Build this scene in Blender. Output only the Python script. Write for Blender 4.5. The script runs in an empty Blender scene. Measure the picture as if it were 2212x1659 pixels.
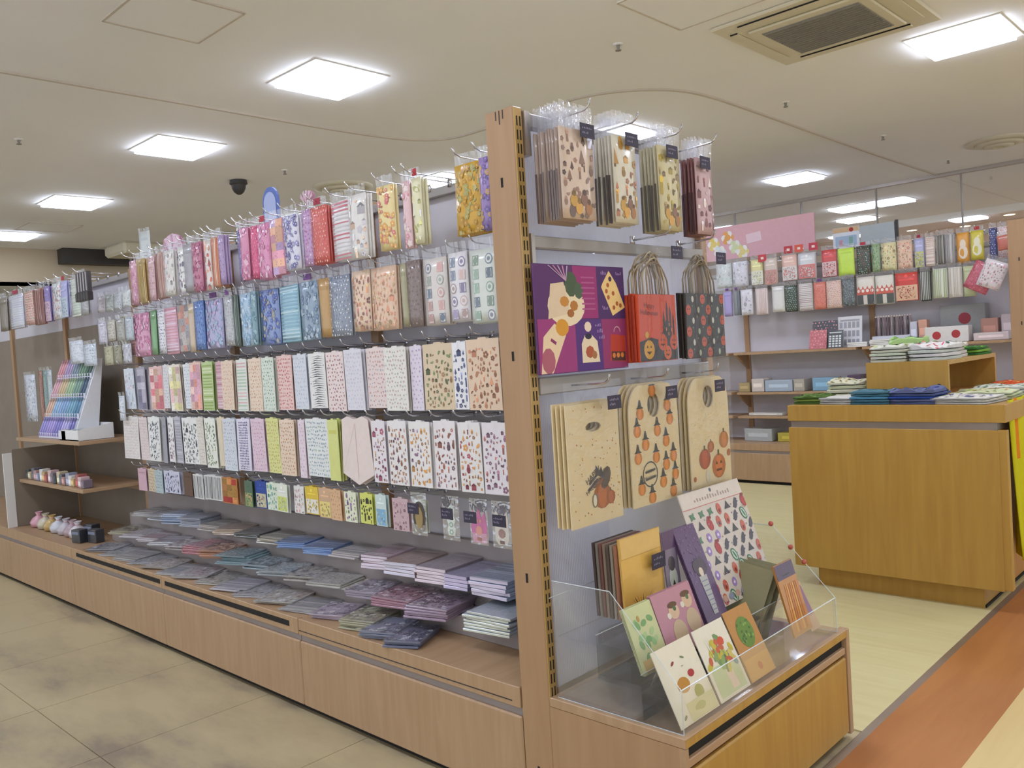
import bpy, bmesh, math, random
from mathutils import Matrix, Vector, noise

scn = bpy.context.scene
COL = scn.collection
PI = math.pi

# ------------------------------------------------------------------ camera
cam = bpy.data.cameras.new('camera'); camo = bpy.data.objects.new('camera', cam); COL.objects.link(camo)
cam.sensor_width = 36; cam.lens = 29.84; cam.clip_start = .02; cam.clip_end = 100
Mr = [[0.7218311332549158, 0.6891987003618404, -0.06296797982684602],
      [0.02056312108296933, 0.06958645331544683, 0.9973639674493482],
      [-0.6917636685424086, 0.7212231810851113, -0.03605759213011366]]
camo.matrix_world = Matrix(((Mr[0][0], Mr[1][0], -Mr[2][0], 1.42558), (Mr[0][1], Mr[1][1], -Mr[2][1], -1.54913),
                            (Mr[0][2], Mr[1][2], -Mr[2][2], 1.19281), (0, 0, 0, 1)))
scn.camera = camo
# ------------------------------------------------------------------ world, exposure
w = bpy.data.worlds.new('world'); scn.world = w; w.use_nodes = True
w.node_tree.nodes['Background'].inputs[0].default_value = (.85, .92, 1.0, 1)
w.node_tree.nodes['Background'].inputs[1].default_value = 0.80
vs = scn.view_settings
vs.view_transform = 'Standard'; vs.look = 'None'; vs.gamma = 1; vs.use_curve_mapping = False
vs.exposure = 0.46
PANEL = 17.5      # emission of the ceiling panels
SPOT = 9.0       # emission of the added walkway downlights

# ------------------------------------------------------------------ helpers
def lin(c):
    if isinstance(c, str): c = [int(c[i:i+2], 16) for i in (0, 2, 4)]
    r = [x / 255 for x in c]
    return tuple((x / 12.92 if x <= .04045 else ((x + .055) / 1.055) ** 2.4) for x in r) + (1.,)

def newmat(name):
    m = bpy.data.materials.new(name); m.use_nodes = True
    nt = m.node_tree; b = nt.nodes['Principled BSDF']
    return m, nt, b
def N(nt, t, **k):
    n = nt.nodes.new(t)
    for a, v in k.items(): setattr(n, a, v)
    return n
def bump(nt, b, scale, strength, dist=.002, detail=2, coord='Object', stretch=None):
    tc = N(nt, 'ShaderNodeTexCoord'); mp = N(nt, 'ShaderNodeMapping')
    if stretch: mp.inputs['Scale'].default_value = stretch
    nz = N(nt, 'ShaderNodeTexNoise'); nz.inputs['Scale'].default_value = scale; nz.inputs['Detail'].default_value = detail
    bp = N(nt, 'ShaderNodeBump'); bp.inputs['Strength'].default_value = strength; bp.inputs['Distance'].default_value = dist
    nt.links.new(tc.outputs[coord], mp.inputs[0]); nt.links.new(mp.outputs[0], nz.inputs['Vector'])
    nt.links.new(nz.outputs[0], bp.inputs['Height']); nt.links.new(bp.outputs[0], b.inputs['Normal'])
    return nz
def colmat(name, rough=.6, coat=0., bscale=0, bstr=0, spec=.5, bdist=.002):
    m, nt, b = newmat(name)
    a = N(nt, 'ShaderNodeVertexColor'); a.layer_name = 'Col'
    nz = N(nt, 'ShaderNodeTexNoise'); nz.inputs['Scale'].default_value = 40
    mr = N(nt, 'ShaderNodeMapRange'); mr.inputs[3].default_value = .94; mr.inputs[4].default_value = 1.04
    tc = N(nt, 'ShaderNodeTexCoord'); nt.links.new(tc.outputs['Object'], nz.inputs['Vector'])
    nt.links.new(nz.outputs[0], mr.inputs[0])
    mx = N(nt, 'ShaderNodeVectorMath', operation='SCALE')
    nt.links.new(a.outputs[0], mx.inputs[0]); nt.links.new(mr.outputs[0], mx.inputs['Scale'])
    nt.links.new(mx.outputs[0], b.inputs['Base Color'])
    b.inputs['Roughness'].default_value = rough; b.inputs['Coat Weight'].default_value = coat
    b.inputs['Coat Roughness'].default_value = .12; b.inputs['Specular IOR Level'].default_value = spec
    if bstr: bump(nt, b, bscale, bstr, bdist)
    return m
def plain(name, c, rough=.6, metal=0., noise_amt=.05, nscale=8, bscale=0, bstr=0):
    m, nt, b = newmat(name); c = lin(c)
    tc = N(nt, 'ShaderNodeTexCoord'); nz = N(nt, 'ShaderNodeTexNoise'); nz.inputs['Scale'].default_value = nscale
    nt.links.new(tc.outputs['Object'], nz.inputs['Vector'])
    rp = N(nt, 'ShaderNodeValToRGB')
    rp.color_ramp.elements[0].position = .3; rp.color_ramp.elements[1].position = .7
    rp.color_ramp.elements[0].color = tuple(x * (1 - noise_amt) for x in c[:3]) + (1,)
    rp.color_ramp.elements[1].color = tuple(min(1, x * (1 + noise_amt)) for x in c[:3]) + (1,)
    nt.links.new(nz.outputs[0], rp.inputs[0]); nt.links.new(rp.outputs[0], b.inputs['Base Color'])
    b.inputs['Roughness'].default_value = rough; b.inputs['Metallic'].default_value = metal
    if bstr: bump(nt, b, bscale, bstr)
    return m
def wood(name, c1, c2, rough=.42, stretch=(2, 2, 40), scale=2.2):
    m, nt, b = newmat(name)
    tc = N(nt, 'ShaderNodeTexCoord'); mp = N(nt, 'ShaderNodeMapping'); mp.inputs['Scale'].default_value = stretch
    nz = N(nt, 'ShaderNodeTexNoise'); nz.inputs['Scale'].default_value = scale; nz.inputs['Detail'].default_value = 5
    nz.inputs['Distortion'].default_value = .6
    rp = N(nt, 'ShaderNodeValToRGB')
    rp.color_ramp.elements[0].position = .32; rp.color_ramp.elements[0].color = lin(c1)
    rp.color_ramp.elements[1].position = .68; rp.color_ramp.elements[1].color = lin(c2)
    nt.links.new(tc.outputs['Object'], mp.inputs[0]); nt.links.new(mp.outputs[0], nz.inputs['Vector'])
    nt.links.new(nz.outputs[0], rp.inputs[0]); nt.links.new(rp.outputs[0], b.inputs['Base Color'])
    b.inputs['Roughness'].default_value = rough
    return m
def clear(name, tint=(1, 1, 1), gloss=.08, rough=.06, haze=.05, bscale=0, bstr=0, rim=.45):
    """thin clear plastic: mostly see-through, shiny at grazing angles, a little milky"""
    m, nt, b = newmat(name); nt.nodes.remove(b); out = nt.nodes['Material Output']
    tr = N(nt, 'ShaderNodeBsdfTransparent'); tr.inputs[0].default_value = tint + (1,)
    gl = N(nt, 'ShaderNodeBsdfGlossy'); gl.inputs['Roughness'].default_value = rough; gl.inputs[0].default_value = (.95, .96, 1, 1)
    df = N(nt, 'ShaderNodeBsdfDiffuse'); df.inputs[0].default_value = (.9, .9, .93, 1)
    lw = N(nt, 'ShaderNodeFresnel'); lw.inputs[0].default_value = 1.45
    mr = N(nt, 'ShaderNodeMapRange'); mr.inputs[3].default_value = gloss; mr.inputs[4].default_value = gloss + rim
    m1 = N(nt, 'ShaderNodeMixShader'); m1.inputs[0].default_value = haze
    m2 = N(nt, 'ShaderNodeMixShader')
    nt.links.new(tr.outputs[0], m1.inputs[1]); nt.links.new(df.outputs[0], m1.inputs[2])
    nt.links.new(lw.outputs[0], mr.inputs[0]); nt.links.new(mr.outputs[0], m2.inputs[0])
    nt.links.new(m1.outputs[0], m2.inputs[1]); nt.links.new(gl.outputs[0], m2.inputs[2])
    nt.links.new(m2.outputs[0], out.inputs[0])
    if bstr:
        tc = N(nt, 'ShaderNodeTexCoord'); nz = N(nt, 'ShaderNodeTexNoise'); nz.inputs['Scale'].default_value = bscale
        bp = N(nt, 'ShaderNodeBump'); bp.inputs['Strength'].default_value = bstr; bp.inputs['Distance'].default_value = .01
        nt.links.new(tc.outputs['Object'], nz.inputs['Vector']); nt.links.new(nz.outputs[0], bp.inputs['Height'])
        nt.links.new(bp.outputs[0], gl.inputs['Normal'])
    return m
def emit(name, c, s):
    m, nt, b = newmat(name)
    b.inputs['Base Color'].default_value = (.8, .8, .8, 1)
    b.inputs['Emission Color'].default_value = lin(c); b.inputs['Emission Strength'].default_value = s
    return m

MT = {}
MT['paper'] = colmat('printed_paper', .62)
MT['gloss'] = colmat('cellophane_wrapped_paper', .38, .55, 28, .35, bdist=.006)
MT['cloth'] = colmat('cotton_cloth', .9, 0, 260, .3, spec=.2)
MT['film'] = clear('clear_film', (.97, .97, .98), .12, .12, .20, 30, .6)
MT['film_bag'] = clear('clear_bag', (.985, .985, .985), .035, .10, .02, 35, .5, .35)
MT['film_shine'] = clear('crinkled_sleeve', (.98, .98, .98), .10, .10, .04, 35, .6, .4)
MT['acrylic'] = clear('clear_acrylic', (.985, .99, .99), .012, .03, .008, rim=.3)
MT['glass'] = clear('window_glass', (.95, .97, .98), .22, .01, .07)
MT['edge'] = plain('acrylic_edge', 'c8d0d0', .2)
MT['wood'] = wood('beige_laminate', 'ae8d6b', 'b89876', .42, (30, 3, 3), 1.2)
MT['woodv'] = wood('beige_laminate_upright', 'a88461', 'b08d69', .42, (30, 30, 2), 1.0)
MT['amber'] = wood('amber_veneer', 'b0873e', 'bb9346', .4, (25, 25, 2), 1.3)
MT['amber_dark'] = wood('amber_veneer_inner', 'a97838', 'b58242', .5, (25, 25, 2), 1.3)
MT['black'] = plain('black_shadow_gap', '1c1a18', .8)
MT['dark'] = plain('dark_plastic', '3a3634', .5)
MT['panel'] = plain('grey_back_panel', 'cfcbd2', .5, 0, .03)
MT['riser'] = plain('grey_brown_riser', '9a8f8c', .55)
MT['rail'] = plain('grey_rail', 'a8a29e', .4)
MT['chrome'] = plain('chrome_wire', 'd8d8dc', .18, 1.)
MT['alu'] = plain('brushed_aluminium', 'b8b0a8', .35, .8)
MT['white'] = plain('white_paint', 'e8e6e2', .5, 0, .02)
MT['offwhite'] = plain('cream_plastic', 'd8d0b8', .5, 0, .02)
MT['ceil'] = plain('ceiling_paint', 'f2f0ee', .85, 0, .015, 1.5)
MT['trim'] = plain('ceiling_trim', 'cfc4b6', .8, 0, .02)
MT['grille'] = plain('grille_grey', '8f8a80', .6, 0, .08, 60)
MT['tan'] = plain('tan_wall', 'b8a88e', .8, 0, .06, 1.2)
MT['orange_wall'] = plain('orange_shopfront', 'd8a468', .7, 0, .08, 1.5)
MT['brownback'] = plain('brown_back_board', '8c7f70', .6)
MT['brass'] = plain('brass_slot_strip', 'b8965a', .4, .3)
MT['lamp'] = emit('light_panel', 'dce7ff', PANEL)
MT['warm_far'] = emit('warm_corridor_lamp', 'ffd0a0', 40.)
MT['warm'] = emit('added_walkway_lamp', 'f6f7ff', SPOT)  # for the invented downlights that light the walkway side
MT['lamp_far'] = emit('corridor_light_panel', 'eef3ff', 22.)
# ribbed translucent panel of the end unit
def ribbed():
    m, nt, b = newmat('ribbed_translucent_panel'); out = nt.nodes['Material Output']
    b.inputs['Base Color'].default_value = lin('eef0f8'); b.inputs['Roughness'].default_value = .3
    tc = N(nt, 'ShaderNodeTexCoord'); wv = N(nt, 'ShaderNodeTexWave', wave_type='BANDS', bands_direction='Y')
    wv.inputs['Scale'].default_value = 45
    bp = N(nt, 'ShaderNodeBump'); bp.inputs['Strength'].default_value = .5; bp.inputs['Distance'].default_value = .004
    nt.links.new(tc.outputs['Object'], wv.inputs['Vector']); nt.links.new(wv.outputs[0], bp.inputs['Height']); nt.links.new(bp.outputs[0], b.inputs['Normal'])
    tl = N(nt, 'ShaderNodeBsdfTranslucent'); tl.inputs[0].default_value = lin('f4f5fc')
    tp = N(nt, 'ShaderNodeBsdfTransparent'); tp.inputs[0].default_value = (.9, .9, .95, 1)
    m1 = N(nt, 'ShaderNodeMixShader'); m1.inputs[0].default_value = .6
    m2 = N(nt, 'ShaderNodeMixShader'); m2.inputs[0].default_value = .35
    nt.links.new(b.outputs[0], m1.inputs[1]); nt.links.new(tl.outputs[0], m1.inputs[2])
    nt.links.new(m1.outputs[0], m2.inputs[1]); nt.links.new(tp.outputs[0], m2.inputs[2]); nt.links.new(m2.outputs[0], out.inputs[0])
    return m
MT['ribbed'] = ribbed()
# vinyl floor tile with dark blotches that paint in smudgy reflections
def vinyl():
    m, nt, b = newmat('vinyl_floor')
    tc = N(nt, 'ShaderNodeTexCoord'); geo = N(nt, 'ShaderNodeNewGeometry')
    n1 = N(nt, 'ShaderNodeTexNoise'); n1.inputs['Scale'].default_value = 1.1; n1.inputs['Detail'].default_value = 6; n1.inputs['Roughness'].default_value = .62
    mp = N(nt, 'ShaderNodeMapping'); mp.inputs['Scale'].default_value = (1.0, 2.6, 1); mp.inputs['Rotation'].default_value = (0, 0, .5)
    nt.links.new(geo.outputs['Position'], mp.inputs[0]); nt.links.new(mp.outputs[0], n1.inputs['Vector'])
    rp = N(nt, 'ShaderNodeValToRGB'); e = rp.color_ramp.elements
    e[0].position = .34; e[0].color = lin('948673'); e[1].position = .56; e[1].color = lin('c2b38e')
    e2 = rp.color_ramp.elements.new(.45); e2.color = lin('b4a584')
    nt.links.new(n1.outputs[0], rp.inputs[0]); nt.links.new(rp.outputs[0], b.inputs['Base Color'])
    mr = N(nt, 'ShaderNodeMapRange'); mr.inputs[3].default_value = .42; mr.inputs[4].default_value = .3
    nt.links.new(n1.outputs[0], mr.inputs[0]); nt.links.new(mr.outputs[0], b.inputs['Roughness'])
    return m
MT['vinyl'] = vinyl()
MT['warm_lit_floor'] = wood('warm_lit_vinyl', 'd6cb94', 'ded4a2', .4, (3, 30, 3), .8)  # yellower copy of the vinyl floor, warm light painted into the colour
MT['orange_floor'] = wood('orange_wood_vinyl', 'ac6e3c', 'bc7e48', .42, (26, 3, 3), .6)
MT['maple_floor'] = wood('maple_vinyl', 'd8bc80', 'e0c68c', .4, (26, 3, 3), .6)

class MB:
    """collects coloured faces; build() links them as ONE mesh object"""
    def __init__(s): s.v = []; s.f = []; s.c = []
    def face(s, pts, col='ffffff'):
        i = len(s.v); s.v += [tuple(p) for p in pts]; s.f.append(tuple(range(i, i + len(pts)))); s.c.append(lin(col) if not isinstance(col, tuple) or len(col) != 4 else col)
    def box(s, x0, x1, y0, y1, z0, z1, col='ffffff', front=None, top=None):
        i = len(s.v); c = lin(col)
        s.v += [(x0, y0, z0), (x1, y0, z0), (x1, y1, z0), (x0, y1, z0), (x0, y0, z1), (x1, y0, z1), (x1, y1, z1), (x0, y1, z1)]
        F = [(0, 3, 2, 1), (4, 5, 6, 7), (0, 1, 5, 4), (1, 2, 6, 5), (2, 3, 7, 6), (3, 0, 4, 7)]
        for k, f in enumerate(F):
            s.f.append(tuple(i + a for a in f)); s.c.append(lin(front) if (front and k == 2) else lin(top) if (top and k == 1) else c)
        return s
    def tube(s, path, r, n=6, col='ffffff', cap=True):
        P = [Vector(p) for p in path]; rings = []
        for k, p in enumerate(P):
            d = (P[min(k + 1, len(P) - 1)] - P[max(k - 1, 0)]).normalized()
            a = Vector((0, 0, 1)) if abs(d.z) < .9 else Vector((1, 0, 0))
            u = d.cross(a).normalized(); v = d.cross(u).normalized()
            rr = r[k] if isinstance(r, (list, tuple)) else r
            i = len(s.v); s.v += [tuple(p + rr * (math.cos(2 * PI * q / n) * u + math.sin(2 * PI * q / n) * v)) for q in range(n)]
            rings.append(i)
        c = lin(col)
        for a, b in zip(rings, rings[1:]):
            for q in range(n): s.f.append((a + q, a + (q + 1) % n, b + (q + 1) % n, b + q)); s.c.append(c)
        if cap:
            s.f.append(tuple(rings[0] + q for q in range(n))[::-1]); s.c.append(c)
            s.f.append(tuple(rings[-1] + q for q in range(n))); s.c.append(c)
        return s
    def lathe(s, prof, n=24, col='ffffff', center=(0, 0, 0)):
        c = lin(col); st = len(s.v)
        for (r, z) in prof:
            s.v += [(center[0] + r * math.cos(2 * PI * q / n), center[1] + r * math.sin(2 * PI * q / n), center[2] + z) for q in range(n)]
        for k in range(len(prof) - 1):
            for q in range(n):
                a = st + k * n + q; b = st + k * n + (q + 1) % n
                s.f.append((a, b, b + n, a + n)); s.c.append(c)
        return s
    def prism(s, outline, t, axis='y', col='ffffff', off=0.):
        """outline (a,b) pairs extruded by t along an axis"""
        def P(a, b, d): return (a, d, b) if axis == 'y' else (d, a, b) if axis == 'x' else (a, b, d)
        n = len(outline); i = len(s.v); c = lin(col)
        s.v += [P(a, b, off) for a, b in outline] + [P(a, b, off + t) for a, b in outline]
        s.f.append(tuple(range(i, i + n))); s.f.append(tuple(range(i + 2 * n - 1, i + n - 1, -1)))
        for q in range(n): s.f.append((i + q, i + n + q, i + n + (q + 1) % n, i + (q + 1) % n))
        s.c += [c] * (n + 2)
        return s
    def plate(s, outline, holes, t, col='ffffff'):
        """flat plate in local XZ with holes, thickness t along Y (front at y=-t/2)"""
        bm = bmesh.new(); loops = [outline] + list(holes); ed = []
        for L in loops:
            vv = [bm.verts.new((a, 0, b)) for a, b in L]
            ed += [bm.edges.new((vv[k], vv[(k + 1) % len(vv)])) for k in range(len(vv))]
        bmesh.ops.triangle_fill(bm, use_beauty=True, edges=ed)
        bm.verts.index_update(); c = lin(col); base = len(s.v)
        vs_ = [v.co.copy() for v in bm.verts]; m = len(vs_)
        s.v += [(v.x, -t / 2, v.z) for v in vs_] + [(v.x, t / 2, v.z) for v in vs_]
        for f in bm.faces:
            q = [v.index for v in f.verts]
            s.f.append(tuple(base + a for a in q)); s.f.append(tuple(base + m + a for a in q[::-1])); s.c += [c, c]
        bm.free(); k0 = 0
        for L in loops:
            n = len(L)
            for q in range(n):
                a = base + k0 + q; b = base + k0 + (q + 1) % n
                s.f.append((a, b, b + m, a + m)); s.c.append(c)
            k0 += n
        return s
    def weld(s):
        m = {}; nv = []; idx = []
        for v in s.v:
            k = tuple(round(a, 6) for a in v)
            if k not in m: m[k] = len(nv); nv.append(v)
            idx.append(m[k])
        F = []; C = []
        for f, c in zip(s.f, s.c):
            g = [idx[a] for a in f]
            g = [a for q, a in enumerate(g) if a != g[q - 1]]
            if len(g) > 2: F.append(tuple(g)); C.append(c)
        s.v, s.f, s.c = nv, F, C; return s
    def mesh(s, name):
        if name.startswith('printed'): s.weld()
        me = bpy.data.meshes.new(name); me.from_pydata(s.v, [], s.f)
        at = me.color_attributes.new('Col', 'FLOAT_COLOR', 'CORNER')
        flat = []
        for f, c in zip(s.f, s.c): flat += list(c) * len(f)
        at.data.foreach_set('color', flat); me.update()
        return me
    def build(s, name, mat='paper', parent=None, smooth=False, bevel=0., loc=None, rot=None):
        me = s.mesh(name); me.materials.append(MT[mat])
        if smooth: me.polygons.foreach_set('use_smooth', [True] * len(me.polygons))
        o = bpy.data.objects.new(name, me); COL.objects.link(o)
        if parent: o.parent = parent
        if loc: o.location = loc
        if rot: o.rotation_euler = rot
        if bevel:
            b = o.modifiers.new('bevel', 'BEVEL'); b.width = bevel; b.segments = 1; b.limit_method = 'ANGLE'
        return o
def obox(name, x0, x1, y0, y1, z0, z1, mat, parent=None, col='ffffff', bevel=0.):
    return MB().box(x0, x1, y0, y1, z0, z1, col).build(name, mat, parent, bevel=bevel)
def tag(o, label, cat, group=None, kind=None):
    o['label'] = label
    if cat: o['category'] = cat
    if group: o['group'] = group
    if kind: o['kind'] = kind
    return o
def struct(o, label=None):
    o['kind'] = 'structure'
    if label: o['label'] = label
    return o
def empty(name, loc=(0, 0, 0), rz=0.):
    o = bpy.data.objects.new(name, None); COL.objects.link(o); o.location = loc; o.rotation_euler = (0, 0, rz)
    o.empty_display_size = .05
    return o
def dup(o, loc=None, rot=None, kids=True, parent=None):
    c = o.copy(); COL.objects.link(c)
    if parent: c.parent = parent
    if loc is not None: c.location = loc
    if rot is not None: c.rotation_euler = rot
    for k in ('label', 'group', 'category'):
        if k in c: del c[k]
    if kids:
        for ch in o.children:
            d = ch.copy(); COL.objects.link(d); d.parent = c
    return c
ORD = ['', 'first', 'second', 'third', 'fourth', 'fifth', 'sixth', 'seventh', 'eighth', 'ninth', 'tenth', 'eleventh', 'twelfth', 'thirteenth',
       'fourteenth', 'fifteenth', 'sixteenth', 'seventeenth', 'eighteenth', 'nineteenth', 'twentieth', 'twenty-first', 'twenty-second',
       'twenty-third', 'twenty-fourth', 'twenty-fifth', 'twenty-sixth', 'twenty-seventh', 'twenty-eighth', 'twenty-ninth', 'thirtieth']

# ------------------------------------------------------------------ flat print: small coloured polygons laid on a surface
class Print:
    def __init__(s, w, h, fmap, seed=0):
        s.w = w; s.h = h; s.map = fmap; s.mb = MB(); s.r = random.Random(seed); s.layer = 0
    def poly(s, pts, col):
        s.layer += 1
        q = [(min(max(u, .002), s.w - .002), min(max(v, .002), s.h - .002)) for u, v in pts]
        a = sum(q[i][0] * q[(i + 1) % len(q)][1] - q[(i + 1) % len(q)][0] * q[i][1] for i in range(len(q)))
        if abs(a) < 1e-7: return
        e = min(s.layer, 300) * 5e-6
        s.mb.face([s.map(u, v, e) for u, v in q], col)
    def rect(s, u0, v0, u1, v1, col, rot=0.):
        cu, cv = (u0 + u1) / 2, (v0 + v1) / 2; P = [(u0, v0), (u1, v0), (u1, v1), (u0, v1)]
        if not rot and (abs(u1 - u0) > .02 or abs(v1 - v0) > .02):
            n = max(1, math.ceil(abs(u1 - u0) / .02)); m = max(1, math.ceil(abs(v1 - v0) / .025))
            if n * m > 1:
                for i in range(n):
                    for j in range(m):
                        a, b, c, d = u0 + (u1 - u0) * i / n, u0 + (u1 - u0) * (i + 1) / n, v0 + (v1 - v0) * j / m, v0 + (v1 - v0) * (j + 1) / m
                        s.layer -= 1; s.poly([(a, c), (b, c), (b, d), (a, d)], col)
                s.layer += 1; return
        if rot: P = [(cu + (a - cu) * math.cos(rot) - (b - cv) * math.sin(rot), cv + (a - cu) * math.sin(rot) + (b - cv) * math.cos(rot)) for a, b in P]
        s.poly(P, col)
    def disc(s, u, v, ru, col, rv=None, n=8, rot=0., j=0.):
        rv = rv or ru; P = []
        for k in range(n):
            a = 2 * PI * k / n; f = 1 + (s.r.uniform(-j, j) if j else 0)
            x, y = ru * f * math.cos(a), rv * f * math.sin(a)
            P.append((u + x * math.cos(rot) - y * math.sin(rot), v + x * math.sin(rot) + y * math.cos(rot)))
        s.poly(P, col)
    def ring(s, u, v, r0, r1, col, n=14, a0=0., a1=2 * PI):
        for k in range(n):
            a = a0 + (a1 - a0) * k / n; b = a0 + (a1 - a0) * (k + 1) / n
            s.poly([(u + r0 * math.cos(a), v + r0 * math.sin(a)), (u + r1 * math.cos(a), v + r1 * math.sin(a)),
                    (u + r1 * math.cos(b), v + r1 * math.sin(b)), (u + r0 * math.cos(b), v + r0 * math.sin(b))], col)
    def scribble(s, u0, v0, u1, v1, col, n=8):
        """little strokes like a line of handwriting"""
        for k in range(n):
            u = u0 + (u1 - u0) * (k + .2) / n; d = (u1 - u0) / n
            s.rect(u, v0, u + d * .55, v0 + (v1 - v0) * s.r.uniform(.4, 1), col, s.r.uniform(-.3, .3))
def mix(a, b, f):
    return '%02x%02x%02x' % tuple(int(int(a[i:i+2], 16) * (1 - f) + int(b[i:i+2], 16) * f) for i in (0, 2, 4))
def shade(c, f):
    v = [min(255, max(0, int(int(c[i:i+2], 16) * f))) for i in (0, 2, 4)]
    return '%02x%02x%02x' % tuple(v)
def pattern(P, kind, b, c1, c2, sc=1.):
    r = P.r; w, h = P.w, P.h; C = [c1, c1, c2]
    if kind == 'plain':
        P.rect(w * .12, h * .80, w * .88, h * .86, c1)
    elif kind == 'dots':
        d = .0145 * sc; ny = int(h / d)
        for j in range(ny):
            nx = max(2, int(w / d))
            for i in range(nx):
                P.disc((i + .5 + (.5 if j % 2 else 0) - .25 + r.uniform(-.22, .22)) * w / nx, (j + .5 + r.uniform(-.22, .22)) * h / ny, .0034 * sc * r.uniform(.8, 1.3), r.choice(C), n=6)
    elif kind == 'stripe':
        n = int(h / .0135)
        for j in range(n):
            P.rect(.003, h * (j + .2) / n, w - .003, h * (j + .2 + r.uniform(.25, .5)) / n, r.choice(C))
    elif kind == 'vstripe':
        n = max(3, int(w / .011))
        for j in range(n): P.rect(w * (j + .15) / n, .004, w * (j + .15 + r.uniform(.3, .6)) / n, h - .004, r.choice(C))
    elif kind == 'floral':
        n = int(w * h / (.022 ** 2) * 1.1)
        for k in range(n):
            u, v = r.uniform(0, w), r.uniform(0, h); q = r.uniform(.006, .0115); c = r.choice(C)
            for t in range(5): P.disc(u + q * .6 * math.cos(t * 1.257 + k), v + q * .6 * math.sin(t * 1.257 + k), q * .5, c, n=5)
            P.disc(u, v, q * .3, shade(b, 1.1), n=5)
            if k % 2: P.disc(u + q * 1.3, v - q, q * .7, r.choice([c2, shade(c2, .8)]), q * .3, n=6, rot=r.uniform(0, 3))
    elif kind in ('icons', 'motif'):
        d = .0205 * sc if kind == 'icons' else .035
        spots = []
        for _ in range(int(w * h / d / d * 14)):
            u, v, q = r.uniform(.04, .96) * w, r.uniform(.03, .90) * h, d * r.choice([.24, .32, .42, .6])
            if all((u - a) ** 2 + ((v - b_) * .8) ** 2 > (q + z) ** 2 * 1.05 for a, b_, z in spots): spots.append((u, v, q))
        for u, v, q in spots:
            if True:
                c = shade(r.choice(C), r.uniform(.8, 1.25)); k = r.randint(0, 5)
                if k == 0: P.disc(u, v, q * .7, c, q); P.disc(u, v + q, q * .5, shade(c, 1.2), n=6)
                elif k == 1: P.rect(u - q * .8, v - q * .7, u + q * .8, v + q * .5, c); P.poly([(u - q, v + q * .5), (u + q, v + q * .5), (u, v + q * 1.2)], shade(c, .75))
                elif k == 2:
                    for t in range(5): P.disc(u + q * .6 * math.cos(t * 1.257), v + q * .6 * math.sin(t * 1.257), q * .42, c, n=5)
                elif k == 3: P.disc(u, v, q * .9, c, q * .45, rot=r.uniform(0, 3), n=6); P.disc(u + q * .7, v + q * .4, q * .3, c, n=5)
                elif k == 4: P.poly([(u - q * .7, v - q), (u + q * .7, v - q), (u, v + q)], c); P.rect(u - q * .15, v - q * 1.4, u + q * .15, v - q, shade(c, .6))
                else: P.rect(u - q * .3, v - q, u + q * .3, v + q, c); P.disc(u, v + q, q * .5, shade(c, 1.3), n=6)
    elif kind == 'patch':
        n = max(4, int(h / .03)); m = max(2, int(w / .035))
        for j in range(n):
            for i in range(m):
                c = shade(r.choice([b, c1, c2]), r.uniform(.9, 1.15))
                P.rect(w * i / m, h * j / n, w * (i + 1) / m, h * (j + 1) / n, c)
                for t in range(4): P.disc(w * (i + r.random()) / m, h * (j + r.random()) / n, .003, shade(c, .8), n=5)
    elif kind == 'zebra':
        n = int(h / .0085)
        for j in range(n):
            a = r.uniform(0, .3); m = r.uniform(.35, .65)
            P.poly([(w * a, h * (j + .2) / n), (w * m, h * (j + .55) / n), (w * .97, h * (j + .3) / n), (w * m, h * (j + .95) / n)], c1)
            P.disc(w * r.random(), h * (j + .5) / n, .004, c1, .0015, n=5)
    elif kind == 'leaf':
        for k in range(int(w * h / (.0155 ** 2))):
            P.disc(r.uniform(.05, .95) * w, r.uniform(.03, .93) * h, .0062, r.choice(C), .0026, rot=r.uniform(.3, 2), n=6)
    elif kind == 'stamp':
        nx = max(2, int(w / .04)); ny = int(h / .042)
        for j in range(ny):
            for i in range(nx):
                u = (i + .5) * w / nx; v = (j + .5) * h * .95 / ny; q = min(w / nx, .042) * .36; c = shade(r.choice([c1, c2, '8c98a8', c1]), r.uniform(.85, 1.1))
                if r.random() < .45: P.disc(u, v, q, c, q * 1.1, n=12); P.disc(u, v, q * .78, b, q * .85, n=12); P.disc(u, v, q * .45, c, n=8)
                else: P.rect(u - q * .85, v - q, u + q * .85, v + q, c); P.rect(u - q * .65, v - q * .8, u + q * .65, v + q * .8, shade(b, .98)); P.disc(u, v, q * .5, c, n=7)
    elif kind == 'calli':
        n = int(h / .011)
        for j in range(n): P.scribble(w * .12, h * j / n, w * .88, h * (j + .75) / n, r.choice(C), 6)
    elif kind == 'half':
        P.rect(.002, .002, w - .002, h * .55, c1)
        for k in range(int(w * h / (.017 ** 2))): P.disc(r.uniform(.1, .9) * w, r.uniform(.05, .5) * h, .0045, r.choice([c2, shade(c1, .82), shade(b, .8)]), n=6)
        P.rect(w * .15, h * .72, w * .85, h * .77, shade(b, 1.15)); P.disc(w * .5, h * .88, w * .08, shade(b, 1.2), n=7)
    elif kind == 'santa':
        P.rect(.002, .002, w - .002, h * .36, c2); P.rect(.002, h * .36, w - .002, h * .56, c1)
        for k in range(4): P.disc(w * (k + .5) / 4, h * .5, w * .09, shade(b, 1.05), n=8); P.poly([(w * (k + .2) / 4, h * .56), (w * (k + .8) / 4, h * .56), (w * (k + .5) / 4, h * .68)], c1)
        P.rect(w * .38, h * .02, w * .6, h * .34, shade(b, .95))
    elif kind == 'round':
        P.disc(w * .5, h * .36, w * .36, c1, h * .22, n=14); P.disc(w * .5, h * .62, w * .24, c1, h * .16, n=12)

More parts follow.
